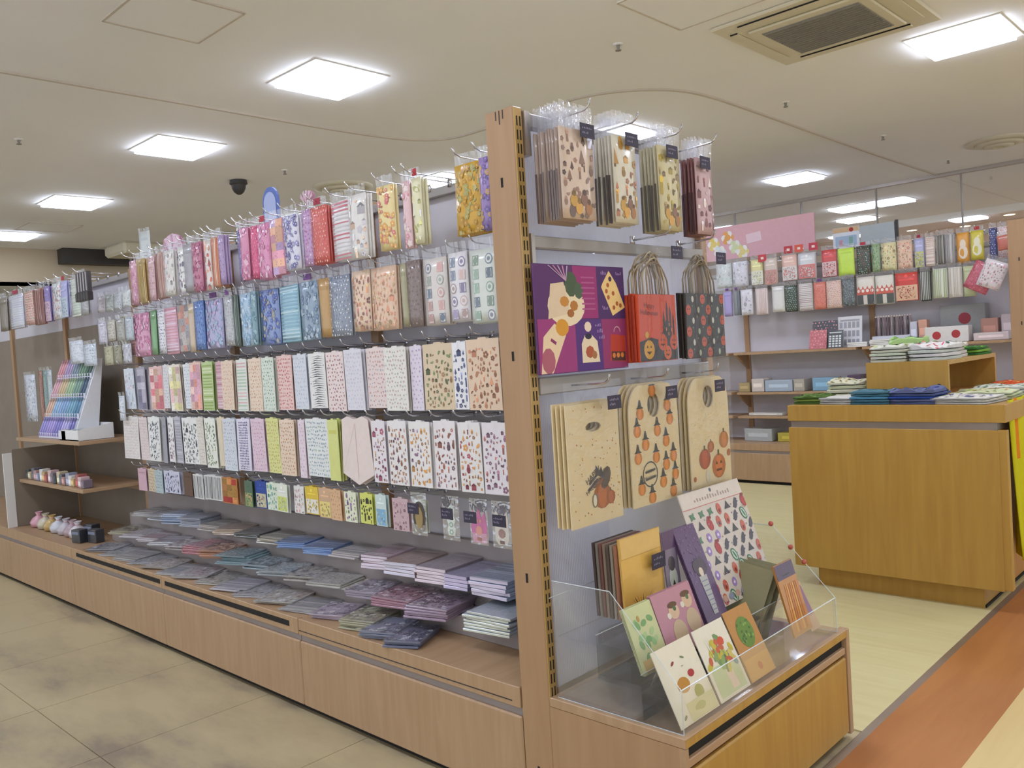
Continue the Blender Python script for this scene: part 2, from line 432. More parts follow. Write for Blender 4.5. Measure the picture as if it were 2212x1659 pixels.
# ------------------------------------------------------------------ hanging goods. local frame: X to the right, Z up, front faces -Y, origin top centre
def bulge(bul):
    return lambda u, v: bul * (max(0, 4 * u * (1 - u)) ** .6) * (max(0, 4 * v * (1 - v)) ** .6)
def packet_body(w, h, bul, col, t=.004, taper=0.):
    mb = MB(); nx, nz = 4, 6; bf = bulge(bul); c = lin(col)
    for j in range(nz + 1):
        for i in range(nx + 1):
            u, v = i / nx, j / nz; mb.v.append(((u - .5) * w * (1 - taper * (1 - v)), -t / 2 - bf(u, v), -v * h))
    for j in range(nz + 1):
        for i in (0, nx): mb.v.append(((i / nx - .5) * w * (1 - taper * (1 - j / nz)), t / 2, -j / nz * h))
    K = nx + 1; B0 = K * (nz + 1)
    for j in range(nz):
        for i in range(nx): mb.f.append((j * K + i, (j + 1) * K + i, (j + 1) * K + i + 1, j * K + i + 1)); mb.c.append(c)
        mb.f.append((j * K, B0 + 2 * j, B0 + 2 * j + 2, (j + 1) * K)); mb.c.append(c)
        mb.f.append((j * K + nx, (j + 1) * K + nx, B0 + 2 * j + 3, B0 + 2 * j + 1)); mb.c.append(c)
        mb.f.append((B0 + 2 * j, B0 + 2 * j + 1, B0 + 2 * j + 3, B0 + 2 * j + 2)); mb.c.append(c)
    mb.f.append(tuple(range(0, K)) + (B0 + 1, B0)); mb.c.append(c)
    mb.f.append(tuple(nz * K + i for i in range(nx, -1, -1)) + (B0 + 2 * nz, B0 + 2 * nz + 1)); mb.c.append(c)
    return mb
def print_map(w, h, t, bul=0.):
    bf = bulge(bul)
    return lambda u, v, e: (u - w / 2, -t / 2 - (bf(u / w, 1 - v / h) if bul else 0) - .0007 - e, v - h)
SERIAL = [0]
def packet(name, w, h, kind, b, c1, c2, loc, rot=(0, 0, 0), flap=.03, bul=.006, header=None, sc=1., mat='gloss'):
    """gift bag or paper set in a clear sleeve"""
    SERIAL[0] += 1
    o = packet_body(w, h, bul, b).build(name, mat, None, True, loc=loc, rot=rot)
    P = Print(w, h, print_map(w, h, .004, bul), SERIAL[0]); pattern(P, kind, b, c1, c2, sc)
    if P.mb.f: P.mb.build('printed_pattern', mat, o)
    if flap:
        f = MB(); r = random.Random(SERIAL[0]); n = 5
        for k in range(n):
            a, d = k / n - .5, (k + 1) / n - .5; y = [r.uniform(-.004, .004) for _ in range(2)]
            f.face([(a * w * 1.04, y[0], 0), (d * w * 1.04, y[1], 0), (d * w * 1.04, y[1] - .004, flap + r.uniform(-.004, .004)), (a * w * 1.04, y[0] - .004, flap)])
        f.build('clear_flap', 'film', o)
    if header: MB().box(-w * .2, w * .2, -.006, -.004, flap * .2, flap * .2 + .022, header).build('header_tag', 'paper', o)
    return o
def sheet(name, w, h, kind, b, c1, c2, loc, rot=(0, 0, 0), sc=1., tab=True, pointed=False):
    """thin sticker sheet in its sleeve, with a hanging tab"""
    SERIAL[0] += 1; t = .0022
    if pointed: out = [(-w / 2, -h * .88), (0, -h * 1.06), (w / 2, -h * .88), (w * .42, -.0), (w * .24, .012), (0, 0), (-w * .24, .012), (-w * .42, 0)]
    else: out = [(-w / 2, -h), (w / 2, -h), (w / 2, -.004), (w * .14, -.004), (w * .11, .001), (-w * .11, .001), (-w * .14, -.004), (-w / 2, -.004)]
    mb = MB(); mb.plate(out, [], t, b)
    o = mb.build(name, 'gloss' if SERIAL[0] % 3 == 0 else 'paper', None, loc=loc, rot=rot)
    ww, hh = (w * .92, h * .93)
    P = Print(ww, hh, lambda u, v, e: (u - ww / 2, -t / 2 - .0006 - e, v - h * .985), SERIAL[0])
    if pointed:
        P.rect(ww * .49, 0, ww * .51, hh, c1); P.poly([(0, hh * .2), (ww * .02, hh * .2), (ww * .5, hh * .98), (ww * .48, hh * .98)], c2)
    else: pattern(P, kind, b, c1, c2, sc)
    if P.mb.f: P.mb.build('printed_pattern', 'paper', o)
    return o
def hook_mesh(L, r=.0022, name='hook'):
    mb = MB(); mb.tube([(0, .0, 0), (0, -L * .5, .001), (0, -L * .86, .003), (0, -L * .95, .010), (0, -L, .026)], r, 6)
    mb.box(-.008, .008, -.003, .004, -.014, .012)
    me = mb.mesh(name); me.materials.append(MT['chrome']); me.polygons.foreach_set('use_smooth', [True] * len(me.polygons)); return me
def add_hook(me, loc, parent, rz=0.):
    o = bpy.data.objects.new('hook', me); COL.objects.link(o); o.parent = parent; o.location = loc; o.rotation_euler = (0, 0, rz); return o
ROWS = [
 (1.765, 1.555, 0.22, [
  (-0.319, 0.044, 'floral', '9c84bc', 'd0a850', '7460a0', 'purple and gold floral'),
  (-0.403, 0.116, 'floral', 'd8a838', 'b88a30', 'a0a878', 'mustard yellow floral'),
  (-0.637, 0.05, 'motif', 'ebe6c0', 'd8d480', 'f4f2e0', 'pale yellow clear'),
  (-0.682, 0.037, 'floral', 'ecc8cc', 'd89098', 'f0e4dc', 'pale pink floral'),
  (-0.788, 0.088, 'floral', 'f0dca0', 'e8a050', 'd86878', 'yellow and pink floral'),
  (-0.938, 0.09, 'motif', 'ebe7e2', 'd8d0d8', 'e8b898', 'crinkled clear cellophane'),
  (-1.053, 0.114, 'stripe', 'e8e4e4', 'c85868', 'd0c8c8', 'white with red stripes'),
  (-1.176, 0.109, 'dots', 'dc6a64', 'f4c0b0', 'e89088', 'red with pale dots'),
  (-1.266, 0.07, 'dots', 'c8a0c8', 'a868a8', 'ecd8ec', 'purple pink dotted'),
  (-1.363, 0.112, 'floral', 'e4e2f0', '585098', '9088c0', 'white with navy flowers'),
  (-1.467, 0.09, 'patch', 'e4a0b4', 'b8a0d0', 'e8b890', 'pink and lilac patchwork'),
  (-1.568, 0.098, 'floral', 'e69cc0', 'd878a8', 'f8dcec', 'rose floral'),
  (-1.648, 0.061, 'dots', 'e06890', 'f098b8', 'd84878', 'hot pink dotted'),
  (-1.71, 0.063, 'floral', 'e098b8', 'd070a0', 'f4d0e0', 'pink floral'),
  (-1.764, 0.038, 'dots', '8078a8', '605090', 'b8b0d0', 'dark violet dotted'),
  (-1.921, 0.044, 'dots', 'b8a0c8', '9070b0', 'e0d0e8', 'lilac dotted'),
  (-1.976, 0.057, 'vstripe', 'e0a080', 'd87050', 'f0d8c8', 'orange striped'),
  (-2.039, 0.059, 'motif', 'eae0da', 'd84a40', 'e0a080', 'clear with a red corner'),
  (-2.116, 0.087, 'floral', 'c88098', 'a04870', 'e0b0c0', 'plum floral'),
  (-2.212, 0.09, 'plain', 'aeaab0', 'a09ca4', 'b8b4ba', 'plain grey'),
  (-2.294, 0.065, 'icons', 'ecebe6', '50506a', '907090', 'white with small dark motifs'),
  (-2.398, 0.105, 'motif', 'e6e2de', 'b8b0a8', 'd0a0a0', 'clear and pale grey'),
  (-2.51, 0.1, 'vstripe', 'c09488', 'a87870', 'dcc0b8', 'brownish pink striped'),
  (-2.606, 0.082, 'dots', 'dcb8bc', 'c08890', 'eee0e0', 'dusty pink dotted'),
  (-2.703, 0.101, 'vstripe', 'c2a468', 'd8c080', 'b09050', 'mustard striped'),
  (-2.798, 0.077, 'floral', 'd9a3b5', 'c98aa5', 'e8c8d0', 'pink mottled'),
 ]),
 (1.513, 1.297, 0.26, [
  (-0.395, 0.119, 'stamp', 'e4e8e0', '90ac98', 'a0a0c0', 'pale with green stamps'),
  (-0.502, 0.086, 'stamp', 'ebe7ea', '9c8cb4', 'c8a8a0', 'white with lilac stamps'),
  (-0.613, 0.114, 'stamp', 'e2dad4', 'c89894', 'a8b4ac', 'pale with pastel stamps'),
  (-0.714, 0.068, 'dots', '90807c', '786864', 'a89890', 'mauve brown'),
  (-0.769, 0.034, 'plain', 'b0aa8a', 'a09a7a', 'c0ba9a', 'slim olive'),
  (-0.883, 0.135, 'icons', 'eccab0', 'd08868', 'c4a878', 'peach with little icons'),
  (-1.006, 0.1, 'icons', 'ecd0b4', '905058', 'c88058', 'peach with small figures'),
  (-1.132, 0.129, 'dots', '98a0b0', 'f4f4f6', '8890a4', 'grey with white dots'),
  (-1.235, 0.072, 'plain', 'c8a068', 'b89058', 'd8b880', 'kraft tan'),
  (-1.338, 0.122, 'floral', '98acc0', '687c98', 'c0d0dc', 'blue grey floral'),
  (-1.482, 0.147, 'stripe', 'a4ccdc', '88b4cc', 'c8e0e8', 'sky blue banded'),
  (-1.637, 0.149, 'floral', '8ca0d0', '4858a8', 'c0b088', 'navy and blue floral'),
  (-1.738, 0.044, 'floral', '88a8b4', '5c8898', 'b8d0d8', 'teal floral'),
  (-1.811, 0.088, 'floral', 'b4cce0', '88b0d0', 'dce8f0', 'pale blue floral'),
  (-1.89, 0.047, 'vstripe', '6c7870', '505c54', '98a49c', 'dark grey green'),
  (-1.956, 0.076, 'dots', 'c4c4c8', 'a0a8a8', 'e0e0e0', 'pale grey speckled'),
  (-2.093, 0.148, 'floral', 'b8b4d8', '98b8d0', 'd0a8cc', 'lilac and aqua floral'),
  (-2.216, 0.089, 'dots', '6c8cc8', '4868b0', 'a0b8e0', 'bright blue dotted'),
  (-2.292, 0.055, 'plain', 'd4c0a8', 'b8b080', 'e4d8c8', 'beige'),
  (-2.385, 0.113, 'patch', 'b4a8a4', 'c88878', '888890', 'grey brown patchwork'),
  (-2.512, 0.133, 'stripe', 'e6b8cc', 'd89098', 'f0e0e8', 'pink and white banded'),
  (-2.627, 0.077, 'dots', 'f0eff2', '605078', 'c0b8d0', 'white with dark drops'),
  (-2.708, 0.074, 'plain', '84b080', '709c70', '9cc498', 'plain green'),
  (-2.832, 0.164, 'floral', 'dca0bc', 'cc6c9c', 'e8c4d4', 'magenta floral'),
  (-2.971, 0.103, 'stripe', 'dcacac', 'c89090', 'ecd0d0', 'pink banded'),
  (-3.064, 0.071, 'vstripe', 'b8b488', '98945c', 'd8d4b0', 'narrow olive'),
 ]),
 (1.244, 1.026, 0.26, [
  (-0.418, 0.149, 'icons', 'ecd2b8', 'a06c54', 'c88c6c', 'peach with brown motifs'),
  (-0.529, 0.064, 'icons', 'f0eff2', '565c80', '7880a4', 'white with navy motifs'),
  (-0.64, 0.144, 'icons', 'e2ceb0', '74805c', 'a07c5c', 'beige with green and brown motifs'),
  (-0.747, 0.062, 'dots', 'e8e0ec', 'c0a8cc', 'd0b8d0', 'lilac dotted'),
  (-0.842, 0.122, 'dots', 'ece8e0', 'd0b8b0', 'b8c4b8', 'cream multicolour dotted'),
  (-0.966, 0.116, 'dots', 'ecdcd8', 'd8a8a4', 'b8b8c8', 'pale pink speckled'),
  (-1.084, 0.109, 'dots', 'e6e4ec', 'd4d0dc', 'd8d4e0', 'plain pale lilac'),
  (-1.212, 0.112, 'dots', 'eedcd8', 'c08888', 'a88090', 'pink dotted'),
  (-1.327, 0.106, 'zebra', 'f0eeec', '46464e', '46464e', 'black zebra print'),
  (-1.436, 0.101, 'dots', 'e0e4ec', 'c0c8d8', 'd4d8e4', 'very pale blue'),
  (-1.552, 0.123, 'dots', 'ecc8c0', 'd8747c', 'e8a098', 'red and pink dotted'),
  (-1.665, 0.097, 'dots', 'e0e8dc', '80a488', 'a8c0a8', 'green dotted'),
  (-1.788, 0.113, 'dots', 'efdcc8', 'dca484', 'e4bca4', 'peach speckled'),
  (-1.893, 0.098, 'stripe', 'e8e8e0', 'b8d0b4', 'e4b4b8', 'pale green and pink striped'),
  (-2.005, 0.11, 'dots', 'eed8c4', 'd8a888', 'e0c0b0', 'peach dotted'),
  (-2.098, 0.068, 'stripe', 'dcb4bc', 'c48c9c', 'ecd8dc', 'mauve banded'),
  (-2.186, 0.1, 'stripe', 'b8cc88', '98b060', 'e0e8c0', 'lime green banded'),
  (-2.298, 0.123, 'patch', 'ecccc0', 'e0a090', 'd8a8b8', 'pink and orange'),
  (-2.408, 0.08, 'dots', 'e8ebee', 'a8b4c4', 'c8c8d8', 'pale blue dotted'),
  (-2.522, 0.128, 'patch', 'f0e4d4', 'e8c0c0', 'e0d8a0', 'cream and yellow'),
  (-2.619, 0.056, 'dots', 'e4e2e4', 'b8b8bc', 'd0c8cc', 'pale grey dotted'),
  (-2.733, 0.153, 'patch', 'ecc8c4', 'd88088', 'e0b8a0', 'pink and red'),
  (-2.904, 0.111, 'patch', 'b0aab8', '8c88a0', 'd0ccd8', 'grey violet'),
  (-3.058, 0.129, 'motif', 'dde2ea', 'b8c0d0', 'd8c0c8', 'pale blue'),
 ]),
 (0.993, 0.767, 0.26, [
  (-0.394, 0.109, 'icons', 'f0eaee', '8c6478', 'b06c64', 'white with purple figures'),
  (-0.516, 0.101, 'icons', 'f0ecea', 'c08850', 'a04c58', 'white with orange and red figures'),
  (-0.629, 0.107, 'icons', 'f0eaea', '9c6458', '745c68', 'white with russet figures'),
  (-0.744, 0.114, 'icons', 'f0ecea', 'b88448', '8c7088', 'white with ochre figures'),
  (-0.859, 0.108, 'icons', 'f0ebea', 'a87858', '784c5c', 'white with brown figures'),
  (-0.968, 0.079, 'icons', 'eee8ec', '9c5468', 'a88058', 'white with crimson figures'),
  (-1.104, 0.182, 'point', 'ecdcd6', 'dcc0bc', 'e4d0cc', 'pale pink pointed'),
  (-1.237, 0.071, 'plain', 'dce088', 'd0d070', 'e8ec9c', 'plain lime yellow'),
  (-1.357, 0.163, 'dots', 'eceeec', '90a8b8', 'a8c0b4', 'white with blue and green dots'),
  (-1.465, 0.046, 'dots', 'ecdce4', 'd8b0c8', 'e0c8d8', 'blush edged'),
  (-1.568, 0.113, 'dots', 'ecd4bc', 'd09870', 'c8a890', 'peach with brown dots'),
  (-1.679, 0.104, 'dots', 'e4e49c', 'c8c060', 'd8b080', 'yellow green dotted'),
  (-1.799, 0.105, 'dots', 'e8d0dc', 'd4a4bc', 'dcb8cc', 'pink lilac dotted'),
  (-1.91, 0.11, 'calli', 'e2dcec', '706890', '8c84a8', 'lilac with dark lettering strokes'),
  (-2.024, 0.11, 'dots', 'dce0e8', 'a8b4c4', 'c4ccd8', 'pale blue grey dotted'),
  (-2.115, 0.063, 'vstripe', 'ecdcc0', 'e0b880', 'f0e8d8', 'peach and yellow striped'),
  (-2.219, 0.101, 'leaf', 'eef0e4', '708060', '9cac7c', 'white with a green edge'),
  (-2.312, 0.068, 'dots', 'e8e2d8', 'd0c0b8', 'd8d0c4', 'cream'),
  (-2.426, 0.151, 'icons', 'f0f0ec', '484850', '808088', 'white with black icons'),
  (-2.554, 0.074, 'stripe', 'c4c2cc', 'a8a4b4', 'd8d6de', 'grey lilac banded'),
  (-2.626, 0.061, 'icons', 'f0eeee', '785868', 'a08890', 'white with plum icons'),
  (-2.687, 0.041, 'plain', 'a8a8b0', '9898a0', 'b8b8c0', 'narrow grey'),
  (-2.788, 0.139, 'leaf', 'f0efec', '56606c', '78808c', 'white with dark leaves'),
  (-2.916, 0.106, 'dots', 'ecdedc', 'd8b8b8', 'e0ccc8', 'pale pink dotted'),
  (-3.079, 0.187, 'dots', 'ece6e2', 'd8c0c0', 'd8d4c8', 'pale blush'),
 ]),
 (0.722, 0.605, 0.28, [
  (-0.804, 0.063, 'round', 'd8e0d0', 'a8bca8', 'a8bca8', 'pale green rounded'),
  (-0.896, 0.086, 'icons', 'd0b4b8', 'a88890', '906c78', 'mauve'),
  (-1.011, 0.064, 'half', 'd4e4e0', '88b8d8', 'b0d0d8', 'aqua'),
  (-1.094, 0.081, 'icons', 'dce070', '404038', '383830', 'lime with black flowers'),
  (-1.192, 0.076, 'icons', 'ebeed4', '806090', 'a0a878', 'pale green and lilac'),
  (-1.284, 0.073, 'dots', 'e4bc94', 'c89870', 'd8a880', 'plain peach'),
  (-1.367, 0.081, 'half', 'd8b08c', 'ecdc88', 'e0c070', 'peach and yellow'),
  (-1.463, 0.098, 'half', 'e8c84c', 'f0ece8', 'e0d068', 'yellow and white'),
  (-1.554, 0.078, 'icons', 'ece8e4', 'b88888', 'a0a088', 'white with rose motifs'),
  (-1.658, 0.088, 'half', 'ecf0e0', 'd4dc78', 'b8cc70', 'white and lime'),
  (-1.753, 0.088, 'icons', 'e4ecd8', '70a898', '98b080', 'white with teal motifs'),
  (-1.85, 0.091, 'half', '3850a0', 'd8d0a8', 'd89078', 'navy blue'),
  (-1.935, 0.071, 'half', '486850', '98a870', 'e0a880', 'dark green'),
  (-2.102, 0.142, 'patch', 'c88850', 'b83c34', 'a0783c', 'red and orange'),
  (-2.266, 0.168, 'vstripe', 'dcdcd8', '484848', 'a0a0a0', 'silver and black barred'),
  (-2.411, 0.112, 'vstripe', 'ecebe8', '404448', 'c0c0c0', 'black and white striped'),
  (-2.525, 0.097, 'plain', '6c5444', '5c4438', '7c6454', 'dark brown'),
  (-2.698, 0.17, 'icons', 'd4d4e4', '505878', '9098b8', 'lilac with dark motifs'),
  (-2.831, 0.086, 'dots', 'bcccd0', '8094a0', '98a8b0', 'blue grey'),
  (-2.92, 0.083, 'dots', 'd8c8ac', 'a88c6c', 'b8a488', 'beige'),
  (-3.022, 0.097, 'plain', 'd8b4c0', 'c09ca8', 'e0c4cc', 'dusty pink'),
 ]),
]
ROWL = [
  (-3.453, 0.115, 'dots', 'c4c4c8', '9c9ca4', 'dcdce0', 'silver'),
  (-3.605, 0.148, 'stripe', 'dce4da', 'b8c8b4', 'e8ece4', 'pale green clear'),
  (-3.749, 0.11, 'half', 'b8b8e4', 'c8dce0', 'a8c0d0', 'periwinkle'),
  (-3.891, 0.146, 'icons', 'e4e8e8', 'c07070', '8898a8', 'white with rose marks'),
  (-4.04, 0.088, 'half', '9080b8', 'e0b8c0', 'c8a0b0', 'violet topped'),
  (-4.187, 0.174, 'vstripe', 'b08078', '884c48', 'd0a8a0', 'brick red'),
  (-4.378, 0.175, 'dots', 'e4c0b4', 'c85c58', '88b090', 'coral and green'),
  (-4.637, 0.252, 'stripe', 'e0e0ea', 'c8c8d8', 'd0d8d8', 'pale lilac white'),
  (-4.861, 0.158, 'plain', '948c80', '807868', 'a8a090', 'olive'),
]
BACK1 = [
  (-0.153, 0.062, 'dots', 'ecdcdc', 'c87078', 'e8b0b0', 'white with red specks'),
  (-0.213, 0.046, 'dots', '484c80', 'd8d8e8', '6468a0', 'navy dotted'),
  (-0.314, 0.085, 'round', 'd8c850', 'f0eeea', 'f0eeea', 'yellow with a white rounded shape'),
  (-0.407, 0.084, 'round', 'e0a048', 'f0ece8', 'f0ece8', 'orange with a white rounded shape'),
  (-0.492, 0.061, 'vstripe', 'b8b4b0', '78747c', 'dcd8d8', 'silver barred'),
  (-0.557, 0.056, 'vstripe', '88847c', '605c58', 'b0aca4', 'dark grey barred'),
  (-0.623, 0.063, 'stripe', 'e4d4c8', 'c8a8a0', 'f0e8e0', 'pale striped'),
  (-0.701, 0.068, 'half', 'b8b8dc', 'd0d070', 'c8c0e0', 'lilac over yellow'),
  (-0.804, 0.105, 'icons', 'ecccb4', 'd88870', 'c8a080', 'peach patterned'),
  (-0.917, 0.108, 'icons', 'e8e0b0', 'c8a070', 'a8b888', 'pale yellow patterned'),
  (-1.01, 0.058, 'leaf', '98b088', '587850', 'c0d0b0', 'leafy green'),
  (-1.104, 0.102, 'dots', '40584c', 'd06060', 'e0e8e0', 'dark green Christmas'),
  (-1.236, 0.126, 'plain', 'd0f060', 'b8e040', 'e0f880', 'neon green'),
  (-1.37, 0.119, 'half', 'd85858', 'e8e0e0', 'e06050', 'red'),
  (-1.555, 0.146, 'half', 'dcdce0', 'dc7068', 'e8e0e0', 'clear over coral'),
  (-1.7, 0.127, 'half', 'ecc4b8', 'e0e4e4', 'e05850', 'white over coral'),
  (-1.861, 0.115, 'half', 'd8c8bc', 'c88880', 'e0a8a0', 'beige and red'),
  (-1.99, 0.109, 'half', 'e4dca0', 'e8e8e8', 'dce098', 'pale yellow'),
  (-2.139, 0.138, 'motif', 'dcdce4', 'c0b8c8', 'e8e4ec', 'clear lilac'),
  (-2.293, 0.151, 'motif', 'd8dcdc', 'b0c0b8', 'e4e8e8', 'clear plastic'),
]
BACK2 = [
  (-0.375, 0.078, 'plain', 'ccd4a8', 'b8c090', 'dce0c0', 'pale green'),
  (-0.465, 0.091, 'vstripe', 'e4e0d8', 'c0b098', 'f0ece4', 'white with tan edges'),
  (-0.567, 0.1, 'vstripe', 'dce0cc', '98a468', 'f0f0e8', 'white and green'),
  (-0.665, 0.07, 'vstripe', '4c5048', 'e8e8e0', '98a090', 'black and white'),
  (-0.797, 0.161, 'half', 'd84c44', 'ecdcb8', 'e8d0a0', 'red topped cream'),
  (-0.955, 0.136, 'santa', 'ece8dc', 'd85040', '38403c', 'cream red and black'),
  (-1.1, 0.14, 'santa', 'ece4d8', 'd04838', '303438', 'white red and black'),
  (-1.229, 0.097, 'dots', '70787c', 'c0c8c8', '505860', 'grey patterned'),
  (-1.345, 0.126, 'dots', 'ecd0c0', 'c87880', 'b898a8', 'pink with dotted rows'),
  (-1.462, 0.102, 'dots', 'e88878', 'f0b8a0', 'd86860', 'coral'),
  (-1.577, 0.112, 'stripe', 'ece8e4', 'a88890', 'c8b8b8', 'white with plum rows'),
  (-1.698, 0.099, 'dots', '48584c', 'c8d4cc', 'e0e8e4', 'dark green dotted'),
  (-1.807, 0.109, 'plain', 'e8e6e2', 'd8d4d0', 'f0eeea', 'white'),
  (-1.957, 0.109, 'vstripe', 'ecdcd8', 'd8b8b4', 'f4ecea', 'blush'),
  (-2.092, 0.111, 'motif', 'e6e4ea', 'c8c0d0', 'd8d4e0', 'clear white'),
  (-2.187, 0.061, 'vstripe', '888c90', '686c74', 'b0b4b8', 'slate grey'),
  (-2.269, 0.075, 'plain', 'b4a8dc', 'a090c8', 'c8c0e8', 'lavender'),
]
# ------------------------------------------------------------------ the setting
CEIL = 2.8
fl = struct(obox('floor', -14, .40, -5, 14, -.06, -.004, 'vinyl'), 'pale vinyl tile floor of the shop')
struct(obox('trim_1', .425, .695, -5, 14, -.05, .001, 'orange_floor'), 'orange wood-look floor strip beside the aisle')
struct(obox('trim_2', .695, 6, -5, 14, -.05, .0, 'maple_floor'), 'light maple walkway floor strip')
me_t = MB().box(0, .597, 0, .597, -.004, 0).mesh('floor_tile'); me_t.materials.append(MT['vinyl'])
for i in range(11):
    for j in range(3):
        o = bpy.data.objects.new('floor_tile', me_t); COL.objects.link(o); o.parent = fl
        o.location = (-6.2 + .6 * i, -1.79 + .6 * j, 0)
struct(obox('trim_3', -3.2, .425, .93, 4.80, -.05, .0006, 'warm_lit_floor'), 'vinyl floor painted yellower for warm light, between shelving and cloth table')
struct(obox('trim_4', .405, .43, -5, 14, -.05, .0012, 'alu'), 'thin metal joint between floor colours')
struct(obox('ceiling', -9.7, 6, -5, 14, CEIL, CEIL + .1, 'ceil'), 'pale ceiling of the shop')
# ceiling cove line: an S-shaped thin moulding
path = [(-3.43, -2.), (-3.43, .5), (-3.43, 1.2), (-3.43, 1.9), (-3.40, 2.35), (-3.33, 2.6), (-3.18, 2.75), (-2.95, 2.79), (-2.5, 2.78), (-2.15, 2.77), (-1.9, 2.81),
        (-1.68, 2.95), (-1.52, 3.18), (-1.46, 3.5), (-1.46, 4.2), (-1.48, 5.2), (-1.5, 6.6), (-1.5, 8.2)]
mb = MB()
def catmull(P, m=6):
    out = []
    for k in range(len(P) - 1):
        p0, p1, p2, p3 = P[max(k-1, 0)], P[k], P[k+1], P[min(k+2, len(P)-1)]
        for t in range(m):
            s = t / m; out.append(tuple(.5 * (2*p1[a] + (p2[a]-p0[a])*s + (2*p0[a]-5*p1[a]+4*p2[a]-p3[a])*s*s + (3*p1[a]-p0[a]-3*p2[a]+p3[a])*s**3) for a in range(len(p1))))
    return out + [tuple(P[-1])]
Q = catmull(path)
for a, b in zip(Q, Q[1:]):
    d = Vector((b[0] - a[0], b[1] - a[1])).normalized(); n = Vector((-d.y, d.x)) * .011
    A0, A1, B0, B1 = (a[0] - n.x, a[1] - n.y), (a[0] + n.x, a[1] + n.y), (b[0] - n.x, b[1] - n.y), (b[0] + n.x, b[1] + n.y)
    mb.face([A0 + (CEIL - .012,), A1 + (CEIL - .012,), B1 + (CEIL - .012,), B0 + (CEIL - .012,)])
    mb.face([A0 + (CEIL,), A0 + (CEIL - .012,), B0 + (CEIL - .012,), B0 + (CEIL,)]); mb.face([A1 + (CEIL - .012,), A1 + (CEIL,), B1 + (CEIL,), B1 + (CEIL - .012,)])
struct(mb.build('trim_5', 'trim'), 'thin curved moulding winding across the ceiling')
# far end of the shop: bulkhead and lower ceiling beyond
struct(obox('wall_left', -9.78, -9.7, -5, 14, 2.36, CEIL + .1, 'tan'), 'tan bulkhead at the far end of the shop')
struct(obox('trim_6', -17, -9.7, -5, 14, 2.36, 2.4, 'ceil'), 'lower ceiling beyond the bulkhead')
struct(obox('wall_end', -17.1, -17, -5, 14, -.05, 2.4, 'tan'), 'far tan wall beyond the bulkhead')
struct(obox('floor_far', -17, -14, -5, 14, -.06, -.002, 'vinyl'), 'vinyl floor at the far end')
tag(obox('ceiling_beam', -9.69, -9.5, 2.2, 4.2, 2.62, 2.8, 'dark'), 'dark recessed beam under the far bulkhead', 'beam')
# glass partition to the mall corridor
struct(obox('trim_7', -7, 6, 8.17, 8.23, CEIL - .035, CEIL, 'alu'), 'metal head rail of the glass partition')
struct(obox('trim_8', -7, 6, 8.15, 8.25, 0, .12, 'alu'), 'metal foot rail of the glass partition')
for k in range(12):
    x = -6.49 + .87 * k
    g = obox('window_%d' % (k + 1), x + .004, x + .866, 8.195, 8.205, .12, CEIL - .035, 'glass'); struct(g, 'tall glass pane of the corridor partition')
    obox('mullion', x - .006, x + .006, 8.18, 8.22, .12, CEIL - .035, 'rail', g)
struct(obox('wall_back', -14, 6, 13.9, 14, 0, 2.7, 'orange_wall'), 'warm brown shop front across the corridor')
struct(obox('trim_9', -14, 6, 11.75, 14, 2.7, 2.76, 'orange_wall'), 'orange soffit over the corridor')
struct(obox('trim_10', -14, 6, 11.7, 11.75, 2.7, CEIL, 'ceil'), 'pale fascia above the orange soffit')

# ------------------------------------------------------------------ ceiling fittings
me_frame = MB(); S = .214; F = .245
for a in (0, 1):
    for s in (-1, 1):
        if a == 0: me_frame.box(-F, F, s * (S + F) / 2 - (F - S) / 2, s * (S + F) / 2 + (F - S) / 2, -.006, 0)
        else: me_frame.box(s * (S + F) / 2 - (F - S) / 2, s * (S + F) / 2 + (F - S) / 2, -S, S, -.006, 0)
mf = me_frame.mesh('frame'); mf.materials.append(MT['white'])
mdf = MB().box(-S, S, -S, S, -.030, -.002).mesh('diffuser'); mdf.materials.append(MT['lamp_far'])
md = MB().box(-S, S, -S, S, -.030, -.002).mesh('diffuser'); md.materials.append(MT['lamp'])  # glowing sides hang below the frame to cast a halo on the ceiling
LIGHTS = [(-2.6, 1.31, 'largest square light panel over the tall post and shelves'), (-4.41, 1.27, 'second square light panel from the post along the shelf row'),
          (-6.66, 1.36, 'third square light panel from the post along the shelf row'), (-8.75, 1.42, 'farthest square light panel at the left picture edge'),
          (0.0, 3.76, 'large bright light panel beside the ceiling air conditioner'), (-2.42, 3.76, 'light panel hidden behind the hanging brown gift bags'),
          (-4.3, 3.7, 'light panel just showing above the yellow floral bag'), (-6.5, 3.7, 'light panel beyond the round vent, behind the hanging goods'),
          (-2.45, 6.85, 'small far light panel above the pink sign'), (-4.8, 6.85, 'far light panel behind the hooks of the end display'),
          (-2.95, 9.55, 'upper of two light panels standing in for glass reflections'), (-3.35, 10.75, 'lower of two light panels standing in for glass reflections'),  # this pair stands in for reflections of lights in the glass
          (2.1, 6.85, 'added unseen light panel over the far walkway'), (-7.0, 6.85, 'added light panel at the far back left'), (-.15, 10.0, 'light panel beyond the glass at the right edge'), (-5.2, 9.6, 'added light panel beyond the glass, hidden on the left'), (-7.2, 9.6, 'added light panel in the corridor far left'), (2.2, 9.6, 'added light panel in the corridor at right'), (-.6, 1.31, 'light panel over the end display'), (1.5, 1.31, 'light panel over the walkway'),  # hidden corridor, far walkway and back left panels added to brighten the back
          (-4.4, -1.1, 'light panel over the far front aisle'), (-2.4, -1.1, 'light panel over the front aisle'), (-.4, -1.1, 'light panel over the near front aisle'), (1.6, -1.1, 'light panel over the photographer'),
          (-2.4, -3.5, 'light panel behind the front aisle'), (1.6, -3.5, 'light panel behind the photographer'), (2.1, 3.76, 'light panel over the cloth table walkway'), (-6.6, -1.1, 'light panel at the far front')]
